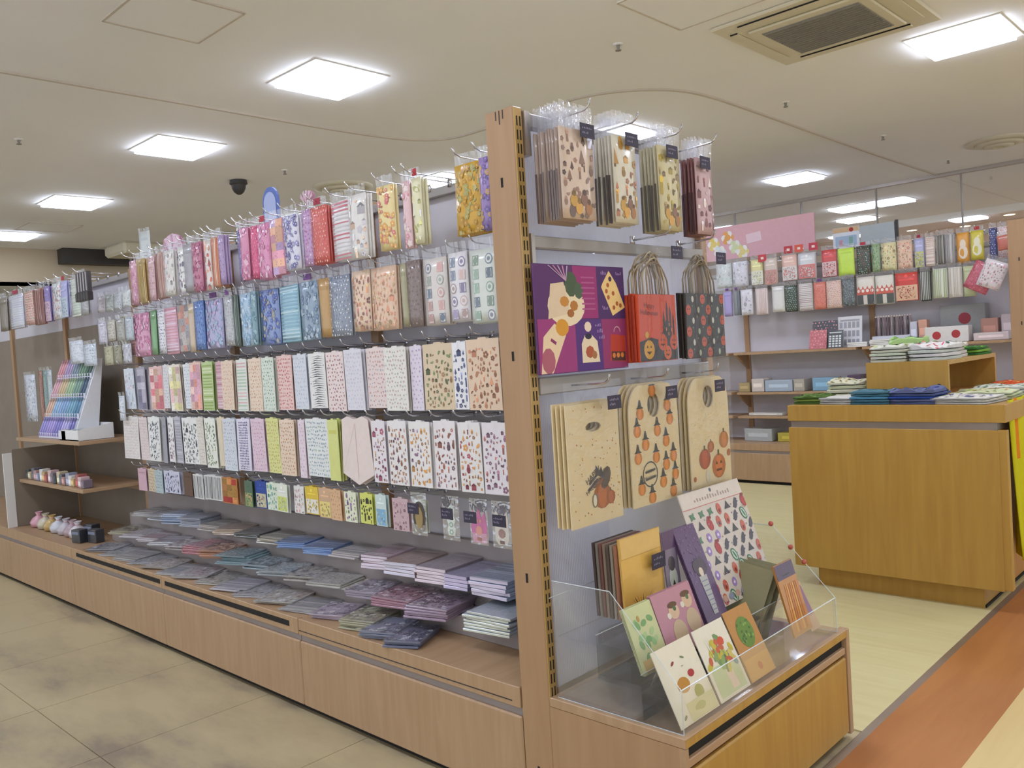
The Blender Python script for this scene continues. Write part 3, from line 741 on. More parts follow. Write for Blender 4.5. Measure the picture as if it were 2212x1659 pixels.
for x, y, lb in LIGHTS:
    t = empty('ceiling_light', (x, y, CEIL)); tag(t, lb, 'ceiling light', 'square ceiling light panels')
    for n_, m_ in (('frame', mf), ('diffuser', mdf if y > 9 else md)):
        o = bpy.data.objects.new(n_, m_); COL.objects.link(o); o.parent = t
    if y > 9: t.location.z = CEIL - .001
# warm recessed lamps of the mall corridor, plus invented downlights brightening the walkway
for i, (x, y, z) in enumerate([(-3.13, 12.31, 2.7), (-2.15, 11.95, 2.7), (-2.5, 12.76, 2.7), (-1.73, 12.03, 2.7), (-.6, 12.2, 2.7), (3.4, 0.5, CEIL), (3.4, 3., CEIL), (3.4, 5.5, CEIL), (3.4, -2., CEIL), (.9, 6.2, CEIL)]):
    t = empty('downlight', (x, y, z)); tag(t, ['warm downlight glowing left under the orange soffit', 'warm downlight nearest the glass under the soffit', 'warm downlight deepest under the orange soffit', 'warm downlight on the right under the soffit',
        'warm downlight at the soffit far right', 'added unseen downlight over the walkway middle', 'added unseen downlight over the walkway by the table', 'added unseen downlight over the far walkway', 'added unseen downlight over the near walkway', 'added unseen downlight over the far end of the floor strip'][i], 'downlight', 'round ceiling downlights')
    R_ = .07 if z < 2.75 else .16
    MB().lathe([(R_ + .02, 0), (R_ + .02, -.008), (R_, -.008), (R_, -.002)], 20).build('rim', 'white', t)
    m = MB(); m.face([(R_ * math.cos(a * PI / 8), R_ * math.sin(a * PI / 8), -.004) for a in range(16)][::-1]); m.build('lamp_disc', 'warm_far' if z < 2.75 else 'warm', t)
# dome camera
t = empty('dome_camera', (-5.19, 2.16, CEIL)); tag(t, 'black dome security camera on the ceiling', 'camera')
MB().lathe([(.07, 0), (.075, -.03), (.06, -.04)], 20).build('mount', 'dark', t, True)
MB().lathe([(.06, -.04), (.056, -.07), (.04, -.1), (.018, -.118), (.001, -.122)], 20).build('dome', 'dark', t, True)
# round vents
for x, y, lb in ((-4.97, 3.07, 'round ring vent above the middle of the shelf row'), (-.62, 7.0, 'round ring vent at the right picture edge')):
    t = empty('round_vent', (x, y, CEIL)); tag(t, lb, 'vent', 'round ceiling vents')
    for k, (r0, r1, z) in enumerate(((.27, .20, -.015), (.19, .13, -.035), (.12, .05, -.05))):
        MB().lathe([(r0, 0), (r0, z), (r1, z - .012), (r1 - .012, z), (r1 - .012, 0)], 32).build('vent_ring', 'offwhite', t, True)
    MB().lathe([(.235, -.001), (.001, -.001)], 24).build('throat', 'grille', t)
# air conditioner cassette
t = empty('air_conditioner', (-.40, 2.87, CEIL)); tag(t, 'square ceiling air conditioner cassette with a grey grille', 'air conditioner')
MB().box(-.43, .43, -.43, .43, -.02, 0).build('panel', 'offwhite', t, bevel=.006)
MB().box(-.30, .30, -.28, .30, -.034, -.02).build('grille_frame', 'offwhite', t, bevel=.01)
MB().box(-.25, .25, -.22, .25, -.038, -.034).build('grille', 'grille', t)
for k in range(16): MB().box(-.245, .245, -.21 + k * .029, -.204 + k * .029, -.043, -.038).build('grille_slat', 'grille', t)
for x0, x1, y0, y1 in ((-.30, .30, -.38, -.34), (-.30, .30, .345, .385), (-.385, -.345, -.3, .3), (.345, .385, -.3, .3)):
    f = MB().box(x0, x1, y0, y1, -.026, -.02).build('louvre', 'offwhite', t, bevel=.004)
    MB().box(x0 + .0, x1 - .0, y0 - .004, y0 + .001, -.0265, -.019).build('slot', 'black', f)
# access hatches drawn by their frames
for cx, cy, s, lb in ((-2.28, .27, .225, 'square ceiling access hatch at the top left'), (-.66, 2.05, .27, 'square ceiling access hatch left of the air conditioner'), (-8.1, 1.6, .25, 'far ceiling access hatch below the third light panel')):
    t = empty('ceiling_hatch', (cx, cy, CEIL)); tag(t, lb, 'hatch', 'ceiling hatches')
    for a in (-1, 1):
        MB().box(-s, s, a * s - .006, a * s + .006, -.006, 0).build('hatch_frame', 'trim', t); MB().box(a * s - .006, a * s + .006, -s, s, -.006, 0).build('hatch_frame', 'trim', t)
    MB().box(-s + .006, s - .006, -s + .006, s - .006, -.003, 0).build('hatch_panel', 'ceil', t)
for (x, y), lb in zip([(-1.256, 2.225), (-1.216, 4.095), (-1.182, 5.792), (-4.731, .348), (-4.66, 2.284), (-1.173, 7.459)],
        ['left of the air conditioner', 'right of the curved moulding', 'beyond the curved moulding', 'at the left picture edge', 'beside the dome camera', 'nearest the glass partition']):
    t = empty('sprinkler_head', (x, y, CEIL)); tag(t, 'small ceiling sprinkler head ' + lb, 'sprinkler', 'sprinkler heads')
    MB().lathe([(.028, 0), (.026, -.006), (.012, -.008)], 14).build('rose', 'white', t, True); MB().lathe([(.01, -.006), (.008, -.03), (.016, -.032), (.016, -.036), (.001, -.036)], 12).build('nozzle', 'grille', t)
tag(obox('ceiling_unit', -9.3, -8.7, 2.6, 3.6, 2.66, 2.8, 'offwhite', bevel=.03), 'far yellowish air conditioner box under the left ceiling', 'air conditioner')

# ------------------------------------------------------------------ long gondola
SEAM = [-.1, -1.154, -2.236, -3.31, -4.38, -5.46, -6.54]
YB = .43      # back panel
def gondola(oy, label, seams, rails, rows_on=None, base_only=None):
    t = empty('display_gondola', (seams[0], oy, 0)); tag(t, label, 'shelving', 'shop shelving rows')
    ox = seams[0]
    def P(name, x0, x1, y0, y1, z0, z1, mat, bevel=0., parent=None): return obox(name, x0 - ox, x1 - ox, y0, y1, z0, z1, mat, parent or t, bevel=bevel)
    xe = seams[-1]
    P('plinth', xe, ox, .02, .86, 0, .22, 'black')
    P('base_cabinet', xe, ox, .012, .88, .02, .312, 'wood')
    for a, b in zip(seams, seams[1:]):
        P('drawer_front', b + .002, a - .002, .0, .012, .02, .247, 'wood', .004)
        P('drawer_recess', b + .002, a - .002, .009, .0125, .247, .272, 'riser')
        f = P('shelf_lip', b + .002, a - .002, -.002, .02, .270, .326, 'wood', .002)
        P('upright', b - .022, b + .022, YB - .02, YB + .03, .32, 1.79, 'woodv', .002)
        P('back_panel', b + .022, a - .022, YB + .004, YB + .012, .32, 1.77, 'panel')
        P('top_rail', b + .022, a - .022, YB - .012, YB + .004, 1.745, 1.775, 'rail')
    P('base_shelf', xe, ox, .02, YB, .312, .325, 'wood')
    out = []
    for z, mat in rails:
        r = empty('rail', (0, YB - .012, z)); r.parent = t; out.append(r)
        for a, b in list(zip(seams, seams[1:]))[:3 if z < 1.74 else 9]:
            MB().box(b + .022 - ox, a - .022 - ox, -.01, .01, -.014, .016).build('rail_bar', mat, r, bevel=.002)
    return t, out
G, RAILS = gondola(0, 'long wooden shelf row hung with sticker sheets and gift wrap', SEAM, [(1.757, 'rail'), (1.505, 'rail'), (1.238, 'rail'), (.988, 'rail'), (.722, 'rail')])
gx = SEAM[0]
# black price-rail slots in the lip of two sections
for a, b in ((-1.21, -2.20), (-2.25, -3.24)):
    obox('price_slot', b - gx, a - gx, -.0035, -.0018, .290, .309, 'black', G)
obox('lip_groove', -1.15 - gx, -.13 - gx, -.0032, -.0018, .2845, .287, 'dark', G)
# stepped risers that carry the flat packs
obox('riser_step', -3.29 - gx, -.12 - gx, .20, YB - .02, .325, .385, 'riser', G, bevel=.003)
obox('riser_step', -3.29 - gx, -.12 - gx, .30, YB - .02, .385, .46, 'riser', G, bevel=.003)
obox('riser_back', -3.29 - gx, -.12 - gx, .405, YB, .46, .565, 'riser', G)
obox('back_board', -6.5 - gx, -3.335 - gx, YB - .004, YB + .003, .326, 1.52, 'brownback', G)
# other side of the gondola
obox('rear_shelf', -6.5 - gx, -.12 - gx, YB + .03, .86, 1.0, 1.02, 'wood', G)

ROWNAME = ['top', 'second', 'third', 'fourth', 'lowest']
KINDN = {0: ('gift_wrap_packet', 'gift wrap packet', 'packet'), 1: ('gift_wrap_packet', 'gift wrap packet', 'packet'), 2: ('sticker_sheet', 'sticker sheet', 'sticker sheet'),
         3: ('sticker_sheet', 'sticker sheet', 'sticker sheet'), 4: ('small_card', 'small card', 'card')}
rr = random.Random(7)
HL = {}
def hang_row(ri, zt, zb, Y, items, rail, railY, oy, rowlabel, kindset, frm, hooklen_extra=.045, rearmax=3, slot0=1):
    nm, human, cat = kindset; h = zt - zb
    for i, (X, w, pat, b, c1, c2, desc) in enumerate(items, slot0):
        k_ = .2 if zt > 1.4 else .04; c1, c2 = mix(c1, b, k_), mix(c2, b, k_); L = railY - Y + hooklen_extra  # upper-row print faded toward its base, painting haze into the colours
        if round(L, 3) not in HL: HL[round(L, 3)] = hook_mesh(L)
        add_hook(HL[round(L, 3)], (X - rail['ox'], -.01, zt + .012 - rail['z']), rail)
        hh = h * rr.uniform(.97, 1.03); rot = (rr.uniform(-.02, .02), 0, rr.uniform(-.05, .05)); loc = (X, oy + Y + rr.uniform(-.008, .008), zt + rr.uniform(-.004, .003))
        where = '%s from %s, %s row' % (ORD[i], frm, rowlabel)
        lab = '%s %s, %s' % (desc, human, where)
        if nm == 'gift_wrap_packet' or nm == 'hanging_packet':
            o = packet(nm, w * .97, hh, pat, b, c1, c2, loc, rot, flap=.032, bul=.007, header={3: 'b83038', 8: 'a83048', 12: 'c04050'}.get(i) if ri == 0 else ('7a5090' if ri == 1 and i in (10, 16, 17) else None))
        elif pat == 'round':
            o = sheet(nm, w, hh, pat, b, c1, c2, loc, rot)
        else:
            o = sheet(nm, w * .97, hh, pat, b, c1, c2, loc, rot, pointed=(pat == 'point'))
        tag(o, lab, cat, '%ss on the %s row' % (human, rowlabel))
        for k in range(rr.randint(1, rearmax) if rearmax else 0):
            d = dup(o, (loc[0] + rr.uniform(-.003, .003), loc[1] + .013 * (k + 1), loc[2] - rr.uniform(0, .004)), (rot[0], 0, rot[2] + rr.uniform(-.03, .03)), kids=False)
            tag(d, '%s spare behind the %s %s from %s, %s row' % (ORD[k + 1], ORD[i], human, frm, rowlabel), cat, 'spare %ss on the %s row, hook %s' % (human, rowlabel, ORD[i]))
for r, z in zip(RAILS, (1.757, 1.505, 1.238, .988, .722)): r['ox'] = gx; r['z'] = z
for ri, (zt, zb, Y, items) in enumerate(ROWS):
    hang_row(ri, zt, zb, Y, items, RAILS[ri], YB - .012, 0, ROWNAME[ri], KINDN[ri], 'the post', rearmax=(3, 3, 2, 2, 1)[ri])
hang_row(0, 1.765, 1.555, .22, ROWL, RAILS[0], YB - .012, 0, 'far top', ('hanging_packet', 'hanging packet', 'packet'), 'the combs', rearmax=1)
for r in RAILS:
    del r['ox']; del r['z']
# items of the lowest row next to the post: die-cut tags
def tag_item(name, X, shape, b, c1, label):
    if shape == 'oval': out = [(.032 * math.cos(a * PI / 8), -.055 + .055 * math.sin(a * PI / 8)) for a in range(16)]
    elif shape == 'chain': out = [(-.016, -.1), (.016, -.1), (.02, -.08), (.012, -.067), (.02, -.05), (.012, -.033), (.018, -.015), (0, 0), (-.018, -.015), (-.012, -.033), (-.02, -.05), (-.012, -.067), (-.02, -.08)]
    elif shape == 'tulip': out = [(-.03, -.11), (.03, -.11), (.036, -.06), (.028, -.01), (.012, -.03), (0, 0), (-.012, -.03), (-.028, -.01), (-.036, -.06)]
    else: out = [(-.028, -.09), (-.018, -.105), (.018, -.105), (.028, -.09), (.03, -.03), (.024, 0), (.01, -.016), (-.01, -.016), (-.024, 0), (-.03, -.03)]
    o = MB().plate(out, [], .003, b).build(name, 'gloss', None, loc=(X, .27, .715)); tag(o, label, 'card', 'die-cut tags on the lowest row')
    P = Print(.06, .12, lambda u, v, e: (u - .03, -.0022 - e, v - .12), 3)
    if shape == 'oval': P.disc(.03, .065, .02, c1, .038, n=12)
    elif shape == 'chain':
        for k in range(4): P.disc(.03, .032 + .024 * k, .009, c1, n=9); P.disc(.03, .032 + .024 * k, .005, b, n=7)
    else: P.disc(.03, .05, .015, c1, n=9); P.disc(.022, .08, .006, c1, n=6); P.disc(.038, .08, .006, c1, n=6); P.rect(.02, .018, .04, .028, shade(c1, .8))
    P.mb.build('printed_pattern', 'paper', o)
    f = MB(); f.face([(-.04, 0, .03), (.04, 0, .03), (.04, -.002, -.115), (-.04, -.002, -.115)]); f.build('clear_sleeve', 'film_bag', o)
tag_item('tag_card', -.79, 'oval', '4a4038', 'a89060', 'dark oval tag with a tan centre in the lowest row')
tag_item('tag_card', -.63, 'chain', 'dfe6dc', '9cb4a4', 'pale green chain-shaped tag in the lowest row')
tag_item('tag_card', -.50, 'tulip', 'd880b0', 'e8a898', 'magenta tulip-shaped tag in the lowest row')
tag_item('tag_card', -.40, 'cat', 'e4dcd2', 'b09088', 'cream tag with two points nearest the post, lowest row')
def price_tag(loc, rz, label, w=.055, h=.035, col='3c3648', parent=None):
    o = MB().box(-w / 2, w / 2, -.001, .001, -h, 0, col).build('price_tag', 'paper', None, loc=loc, rot=(0, 0, rz)); tag(o, label, 'price tag', 'dark price tags')
    P = Print(w, h, lambda u, v, e: (u - w / 2, -.0016 - e, v - h), int(abs(loc[0] * 999)))
    P.scribble(w * .1, h * .62, w * .8, h * .8, '8c86a0', 6); P.scribble(w * .1, h * .28, w * .55, h * .48, '8c86a0', 4); P.mb.build('printed_lines', 'paper', o); return o
for k, (X, z) in enumerate(((-.735, .725), (-.57, .722), (-.465, .72), (-.34, .72))):
    price_tag((X, .20, z), 0, 'black price tag, %s from the post, lowest row hooks' % ['fourth', 'third', 'second', 'first'][k])

# header cards that stick up from the other side
o = MB(); o.prism([(-.07 + .0, -.25), (.07, -.25), (.07, .02)] + [(.07 * math.cos(a * PI / 10), .02 + .07 * math.sin(a * PI / 10)) for a in range(1, 10)] + [(-.07, .02)], .012, 'y', '6a80c8')
o = o.build('header_card', 'paper', None, loc=(-2.33, .72, 2.0)); MB().tube([(0, .006, -.98), (0, .006, -.2)], .006, 6, 'c8ccd8').build('stick', 'paper', o); tag(o, 'blue round-topped header card standing above the shelf row', 'sign')
MB().prism([(-.055, -.24), (.055, -.24), (.055, .01)] + [(.055 * math.cos(a * PI / 10), .01 + .055 * math.sin(a * PI / 10)) for a in range(1, 10)] + [(-.055, .01)], .002, 'y', 'b8c4ec', -.003).build('header_face', 'paper', o)
o = MB()
for k in range(9):
    a0, a1 = PI * k / 9, PI * (k + 1) / 9
    o.face([(0, .01 * (k % 2), 0), (.17 * math.cos(a0), .012 * (k % 2), .17 * math.sin(a0)), (.17 * math.cos(a1), .012 * ((k + 1) % 2), .17 * math.sin(a1))], ['e8b4d0', 'f0c8dc'][k % 2])
    o.face([(0, .02, 0), (.17 * math.cos(a1), .024, .17 * math.sin(a1)), (.17 * math.cos(a0), .024, .17 * math.sin(a0))], 'e0a8c4')
o = o.build('paper_fan', 'gloss', None, loc=(-3.45, .72, 1.85)); MB().tube([(0, .012, -.83), (0, .012, .01)], .005, 6, 'e8d0d8').build('stick', 'paper', o)
tag(o, 'pink pleated paper fan above the top row', 'decoration')
o = MB()
for k in range(5):
    a0, a1 = .5 + .4 * k, .9 + .4 * k
    o.face([(0, .008 * (k % 2), 0), (.07 * math.cos(a0), 0, .07 * math.sin(a0)), (.07 * math.cos(a1), .008, .07 * math.sin(a1))], 'ecc8d4'); o.face([(0, .02, 0), (.07 * math.cos(a1), .02, .07 * math.sin(a1)), (.07 * math.cos(a0), .02, .07 * math.sin(a0))], 'e0b8c8')
o = o.build('paper_fan', 'gloss', None, loc=(-2.02, .72, 1.95)); MB().tube([(0, .012, -.93), (0, .012, .01)], .004, 6, 'e8d0d8').build('stick', 'paper', o)
tag(o, 'tiny pale paper fan behind the top row hooks', 'decoration')
tag(packet('tall_packet', .10, .28, 'plain', 'dde2e0', 'c8d0d0', 'e8ecea', (-3.66, .66, 2.06), (0, 0, .2), .02), 'white upright packet poking above the top row at left', 'packet')
# ------------------------------------------------------------------ flat packs lying on the steps
def pack(name, w, d, t, b, c1, c2, loc, rz, kind='dots', tilt=(0, 0), front=None, edge=None):
    SERIAL[0] += 1; c1, c2 = shade(c1, .82), mix(c2, 'ffffff', .45)
    mb = MB(); mb.box(-w / 2, w / 2, 0, d, 0, t, edge or shade(b, .92), front=front, top=b)
    o = mb.build(name, 'gloss', None, loc=loc, rot=(tilt[0], tilt[1], rz), bevel=min(.0015, t * .3))
    P = Print(w, d, lambda u, v, e: (u - w / 2, v, t + .0007 + e), SERIAL[0]); pattern(P, kind, b, c1, c2, 1.2)
    if P.mb.f: P.mb.build('printed_pattern', 'gloss', o)
    return o
def pile(n, x, y, z, w, d, t, b, c1, c2, desc, where, kind='dots', rz=0., spread=.004, front=None, fan=0., cat='packet', name='flat_packet', tiltx=0., seed=1):
    r = random.Random(seed * 31 + int(abs(x) * 100)); first = None
    for k in range(n):
        loc = (x + r.uniform(-spread, spread) + fan * k, y + r.uniform(-spread, spread), z + k * (t + .0006)); a = rz + r.uniform(-.06, .06)
        o = pack(name, w, d, t, b, c1, c2, loc, a, kind, (tiltx, 0), front) if (k in (0, n - 1)) else dup(first, loc, (tiltx, 0, a), kids=False)
        if k == 0: first = o
        if k == n - 1:
            f = MB(); nx, ny = 7, 6
            for j in range(ny):
                for i in range(nx): f.v.append(((i / (nx - 1) - .5) * w * 1.07, -.012 + j / (ny - 1) * (d + .02), t + r.uniform(.002, .0075) * (1 if 0 < i < nx - 1 and j > 0 else .3)))
            for j in range(ny - 1):
                for i in range(nx - 1): a = j * nx + i; f.f.append((a, a + 1, a + nx + 1, a + nx)); f.c.append((1, 1, 1, 1))
            f.build('clear_sleeve', 'film_shine', o, True)
        if n == 1: tag(o, '%s packet lying alone %s' % (desc, where), cat)
        elif k == n - 1: tag(o, '%s packet on top, %s' % (desc, where), cat, 'piles of flat packets')
        else: tag(o, '%s packet, %s up, %s' % (desc, ORD[k + 1], where), cat, '%s pile %s' % (desc, where))
Z3, Z2, Z1 = .4615, .3865, .3265
# top step, nearest the post
pile(5, -1.015, .235, Z3, .125, .17, .009, 'd8bcc8', 'c898a8', 'e8d8e0', 'pink', 'on the upper step, farthest of the boxed ones', 'stripe', .18, front='e8dce8')
pile(4, -.86, .225, Z3, .15, .18, .011, 'b89c94', 'a08480', 'c8b0a8', 'rosy brown', 'on the upper step with a white end label', 'plain', .12, front='e4e0f0')
pile(5, -.69, .215, Z3, .135, .185, .010, 'a89aa4', 'b8a8b0', '988890', 'mauve', 'on the upper step, middle of the boxed ones', 'plain', .1, front='ecdce4')
pile(4, -.56, .21, Z3, .10, .185, .011, '9890b0', '8880a0', 'a8a0c0', 'violet grey', 'on the upper step beside the blue ones', 'plain', .08, front='d0c4e0')
pile(5, -.405, .20, Z3, .15, .19, .011, 'a0acc4', '8898b8', 'b8c4d8', 'pale blue', 'on the upper step near the post', 'stripe', .06, front='dcd0e4')
pile(3, -.21, .20, Z3, .11, .19, .011, 'c4c4d4', 'b0b0c8', 'd8d8e4', 'lilac white', 'on the upper step touching the post', 'stripe', .04, front='e4dcec')
# middle step
pile(3, -.98, .14, Z2, .14, .15, .008, 'b4a8b8', '988ca4', 'd0c8d4', 'lilac speckled', 'on the middle step, farthest left near ones', 'floral', .2)
pile(4, -.80, .13, Z2, .17, .16, .007, 'b88898', 'a06078', 'd8b0bc', 'crimson speckled', 'on the middle step', 'floral', .15)
pile(5, -.60, .11, Z2, .16, .17, .007, 'b098ac', '8c5c78', 'd4c4d0', 'wine speckled', 'on the middle step with a glossy sleeve', 'floral', .25)
pile(7, -.34, .12, Z2, .17, .18, .0075, 'b4bcc4', 'c8ccd0', 'a0a8b4', 'grey green', 'on the middle step near the post', 'plain', .1, front='d4d8c8', spread=.008)
# front board
pile(3, -1.05, .05, Z1, .14, .14, .006, 'c4b4c8', 'b09cb8', 'd8ccdc', 'pale lilac', 'on the front board, glossy and crumpled', 'floral', .3, spread=.01)
pile(5, -.87, .035, Z1, .14, .15, .006, 'b8b498', 'a09c7c', 'd0ccb0', 'yellow speckled', 'on the front board', 'floral', .28, spread=.01)
pile(4, -.73, .02, Z1, .13, .15, .006, '8890a8', '6c7490', 'b0b4c8', 'blue speckled', 'on the front board', 'floral', .35, spread=.008)
pile(3, -.60, .012, Z1, .12, .16, .007, '787c98', '585c80', 'a8acc0', 'dark blue speckled', 'on the front board nearest the post', 'floral', .42, spread=.006)
# farther along: front board sheets
FR = [('c8c6c8', 'b0b0b8', 'dcc8c0', 'pale grey'), ('d0c8c0', 'c8a8a0', 'b8c0c8', 'cream'), ('c0bcc0', 'a8a4b0', 'd0c0b8', 'silver'), ('ccc8d0', 'b8a8c0', 'd8c8c8', 'lilac grey'), ('c4c0b8', 'b0a898', 'd0ccc4', 'sand'),
      ('c8c4c4', 'c09ca0', 'b0b8c0', 'ash'), ('c4c4c8', '98a0b0', 'd0c8c0', 'cool grey'), ('ccc4bc', 'b8a090', 'c8c8d0', 'oat'), ('bcbac0', '8890a0', 'd8c0c0', 'slate'), ('c0bcb8', 'a8a0a0', 'c8c0c0', 'stone'), ('c8c8cc', 'a0a8b8', 'd0b8b8', 'pearl'), ('b8b8c0', '70788c', 'd0d0d4', 'steel')]
for k, (b, c1, c2, ds) in enumerate(FR):
    pile(2 + k % 2, -1.22 - .165 * k, .03 + .01 * (k % 3), Z1, .175, .155, .004, b, c1, c2, ds, 'on the front board, %s past the near ones' % ORD[k + 1], 'icons' if k % 3 else 'stripe', .25 + .12 * (k % 3), spread=.012, tiltx=0, seed=k)
MI = [('c8c4bc', 'b0a8a0', 'dcd4cc', 'off-white'), ('c4bcb4', 'a8a098', 'd0c8c0', 'putty'), ('b4bcc0', '88989c', 'ccd4d8', 'greyish'), ('a8b8c0', '7890a0', 'c4d0d8', 'teal blue'), ('8ca4ac', '607c88', 'a8c0c4', 'deep teal'), ('c89478', 'a05c4c', 'e0b498', 'orange red'), ('c0848c', 'a05868', 'd8acb0', 'red'),
      ('d0c4c4', 'c09898', 'dcd4d0', 'blush white'), ('ccc8cc', 'b08890', 'd8d0d4', 'pink striped'), ('d4ccd0', 'c87880', 'e0d8dc', 'white and pink'), ('ccc4c8', 'b8a0a8', 'd8d4d4', 'pale rose'), ('b8b098', 'a09878', 'ccc8b0', 'straw')]
for k, (b, c1, c2, ds) in enumerate(MI):
    pile(3 + (k in (4, 5, 6)) * 3, -1.2 - .17 * k, .15 + .01 * (k % 2), Z2, .165, .14, .006, b, c1, c2, ds, 'on the middle step, %s past the near ones' % ORD[k + 1], 'stripe' if k in (8, 9) else 'floral' if k % 2 else 'dots', .22 + .1 * (k % 3), spread=.012, seed=k + 40)
TO = [('ccc4c4', 'b0a8a8', 'dcd8d8', 'white banded'), ('8ca8d8', '6888c0', 'b0c4e4', 'sky blue'), ('88a4d4', '6080b8', 'c0d0e8', 'cornflower'), ('b8b0a0', '98907c', 'd0ccc0', 'khaki'), ('686864', '484844', '888884', 'charcoal'), ('c8b4a0', 'b08c70', 'd8ccc0', 'tan'), ('c4bcb4', 'a89c90', 'd0ccc8', 'linen'), ('b8bcc8', '8c98b0', 'd4d8e0', 'blue white'), ('a8b4cc', '788cb0', 'd0d8e4', 'powder blue'), ('bcbcc4', '9090a4', 'd8d8e0', 'silver blue'), ('c0bcb8', 'a09c98', 'd0d0cc', 'bone')]
for k, (b, c1, c2, ds) in enumerate(TO):
    pile(4 + (k in (7, 8)) * 3, -1.24 - .18 * k, .265, Z3, .15, .13, .006, b, c1, c2, ds, 'on the upper step, %s past the near ones' % ORD[k + 1], 'stripe', .15 + .1 * (k % 3), spread=.01, seed=k + 80)

# ------------------------------------------------------------------ far left section with shelves and a pen display
XL = -4.36
for z, lb in ((.87, 'upper wooden shelf of the far left section'), (.615, 'lower wooden shelf of the far left section')):
    s = empty('wall_shelf', (-3.32, .08, z)); tag(s, lb, 'shelf', 'wooden shelves of the far left section')
    MB().box(-1.04, 0, 0, .33, -.02, 0).build('board', 'wood', s, bevel=.002); MB().box(-1.03, -.01, .3, .33, -.045, -.02).build('bracket', 'woodv', s)
tag(obox('divider_panel', XL - .012, XL, .0, .05, .3265, .78, 'white'), 'white upright divider at the left end of the shelves', 'panel')
o = obox('wooden_upright', XL - .03, XL - .002, .052, .42, .3265, .8, 'brownback'); tag(o, 'wooden upright beside the white divider at left', 'panel')
# slanted pen display
d = empty('pen_display', (-3.80, .13, .872)); tag(d, 'white slanted pen display stand on the upper left shelf', 'display stand')
MB().prism([(0, 0), (.13, 0), (.185, .44), (.165, .44)], .012, 'x', 'f0f0f4', .255).build('side_panel', 'paper', d)
MB().prism([(0, 0), (.13, 0), (.185, .44), (.165, .44)], .012, 'x', 'f0f0f4', -.30).build('side_panel', 'paper', d)
mb = MB(); mb.prism([(.01, .0), (.03, 0), (.19, .44), (.17, .44)], .55, 'x', 'e8ecf4', -.29); mb.build('sloped_back', 'paper', d)
for k in range(4): MB().box(-.288, .254, -.004 + .042 * k, .0 + .042 * k, .0 + .11 * k, .03 + .11 * k, 'e4e4f4').build('pen_rail', 'paper', d)
PC = [['a8a0e0', 'b8a8e8', '9890d8', 'c0b8e8', '8880c8'], ['e8c0a8', 'a8c8e8', '98b8e0', '88b8d0', '6898b8'], ['e8b8c0', 'e0c8a0', 'b8d0a8', '90b0a0', '506880'], ['e0a0a8', 'c0a8d0', '98a8b8', '88a890', '587868']]
for k in range(4):
    for i in range(14):
        x = -.27 + .038 * i; z0 = .115 * k * .96; y0 = -.012 + .042 * k
        c = PC[k][min(4, i * 5 // 14)]
        p = MB().tube([(0, 0, 0), (0, .025, .062), (0, .034, .085)], [.0075, .0075, .006], 6, c).build('marker_pen', 'gloss', None, True, loc=(-3.80 + x, .13 + y0 + .006, .872 + z0 + .012))
        MB().tube([(0, .034, .085), (0, .042, .105)], .0062, 6, shade(c, .8)).build('cap', 'gloss', p, True)
        tag(p, '%s marker pen in the %s rail of the display, %s from the left' % (['violet', 'blue', 'mixed', 'rose'][k], ['lowest', 'second', 'third', 'top'][k], ORD[i + 1]), 'pen', 'marker pens in the display')
for k, (x0, w_, h_, c, lb) in enumerate(((-3.50, .25, .055, 'ecebea', 'long white tray on the upper left shelf beside the pens'), (-3.62, .1, .05, 'e8e8ee', 'small white box in front of the pen display'))):
    t = empty('white_tray', (x0, .1, .872)); tag(t, lb, 'tray')
    MB().box(-w_ / 2, w_ / 2, 0, .004, 0, h_, c).build('tray_front', 'paper', t); MB().box(-w_ / 2, w_ / 2, .18, .184, 0, h_ * 1.5, c).build('tray_back', 'paper', t)
    MB().box(-w_ / 2, w_ / 2, 0, .184, 0, .004, c).build('tray_bottom', 'paper', t)
    for s_ in (-1, 1): MB().prism([(0, 0), (.184, 0), (.184, h_ * 1.5), (0, h_)], .004, 'x', c, s_ * w_ / 2 - .002).build('tray_side', 'paper', t)
for k in range(6):
    o = pack('eraser_box', .03, .04, .05, ['587060', 'b8c8c8', '98b0a8', 'd8dcd8', '78908c', 'c0ccd0'][k], 'f0f0f0', '404848', (-3.59 + .036 * k, .13, .877), 0, 'plain')
    tag(o, '%s little box in the long white tray' % ['dark green', 'pale grey', 'sage', 'white', 'teal', 'ice blue'][k], 'box', 'little boxes in the white tray')
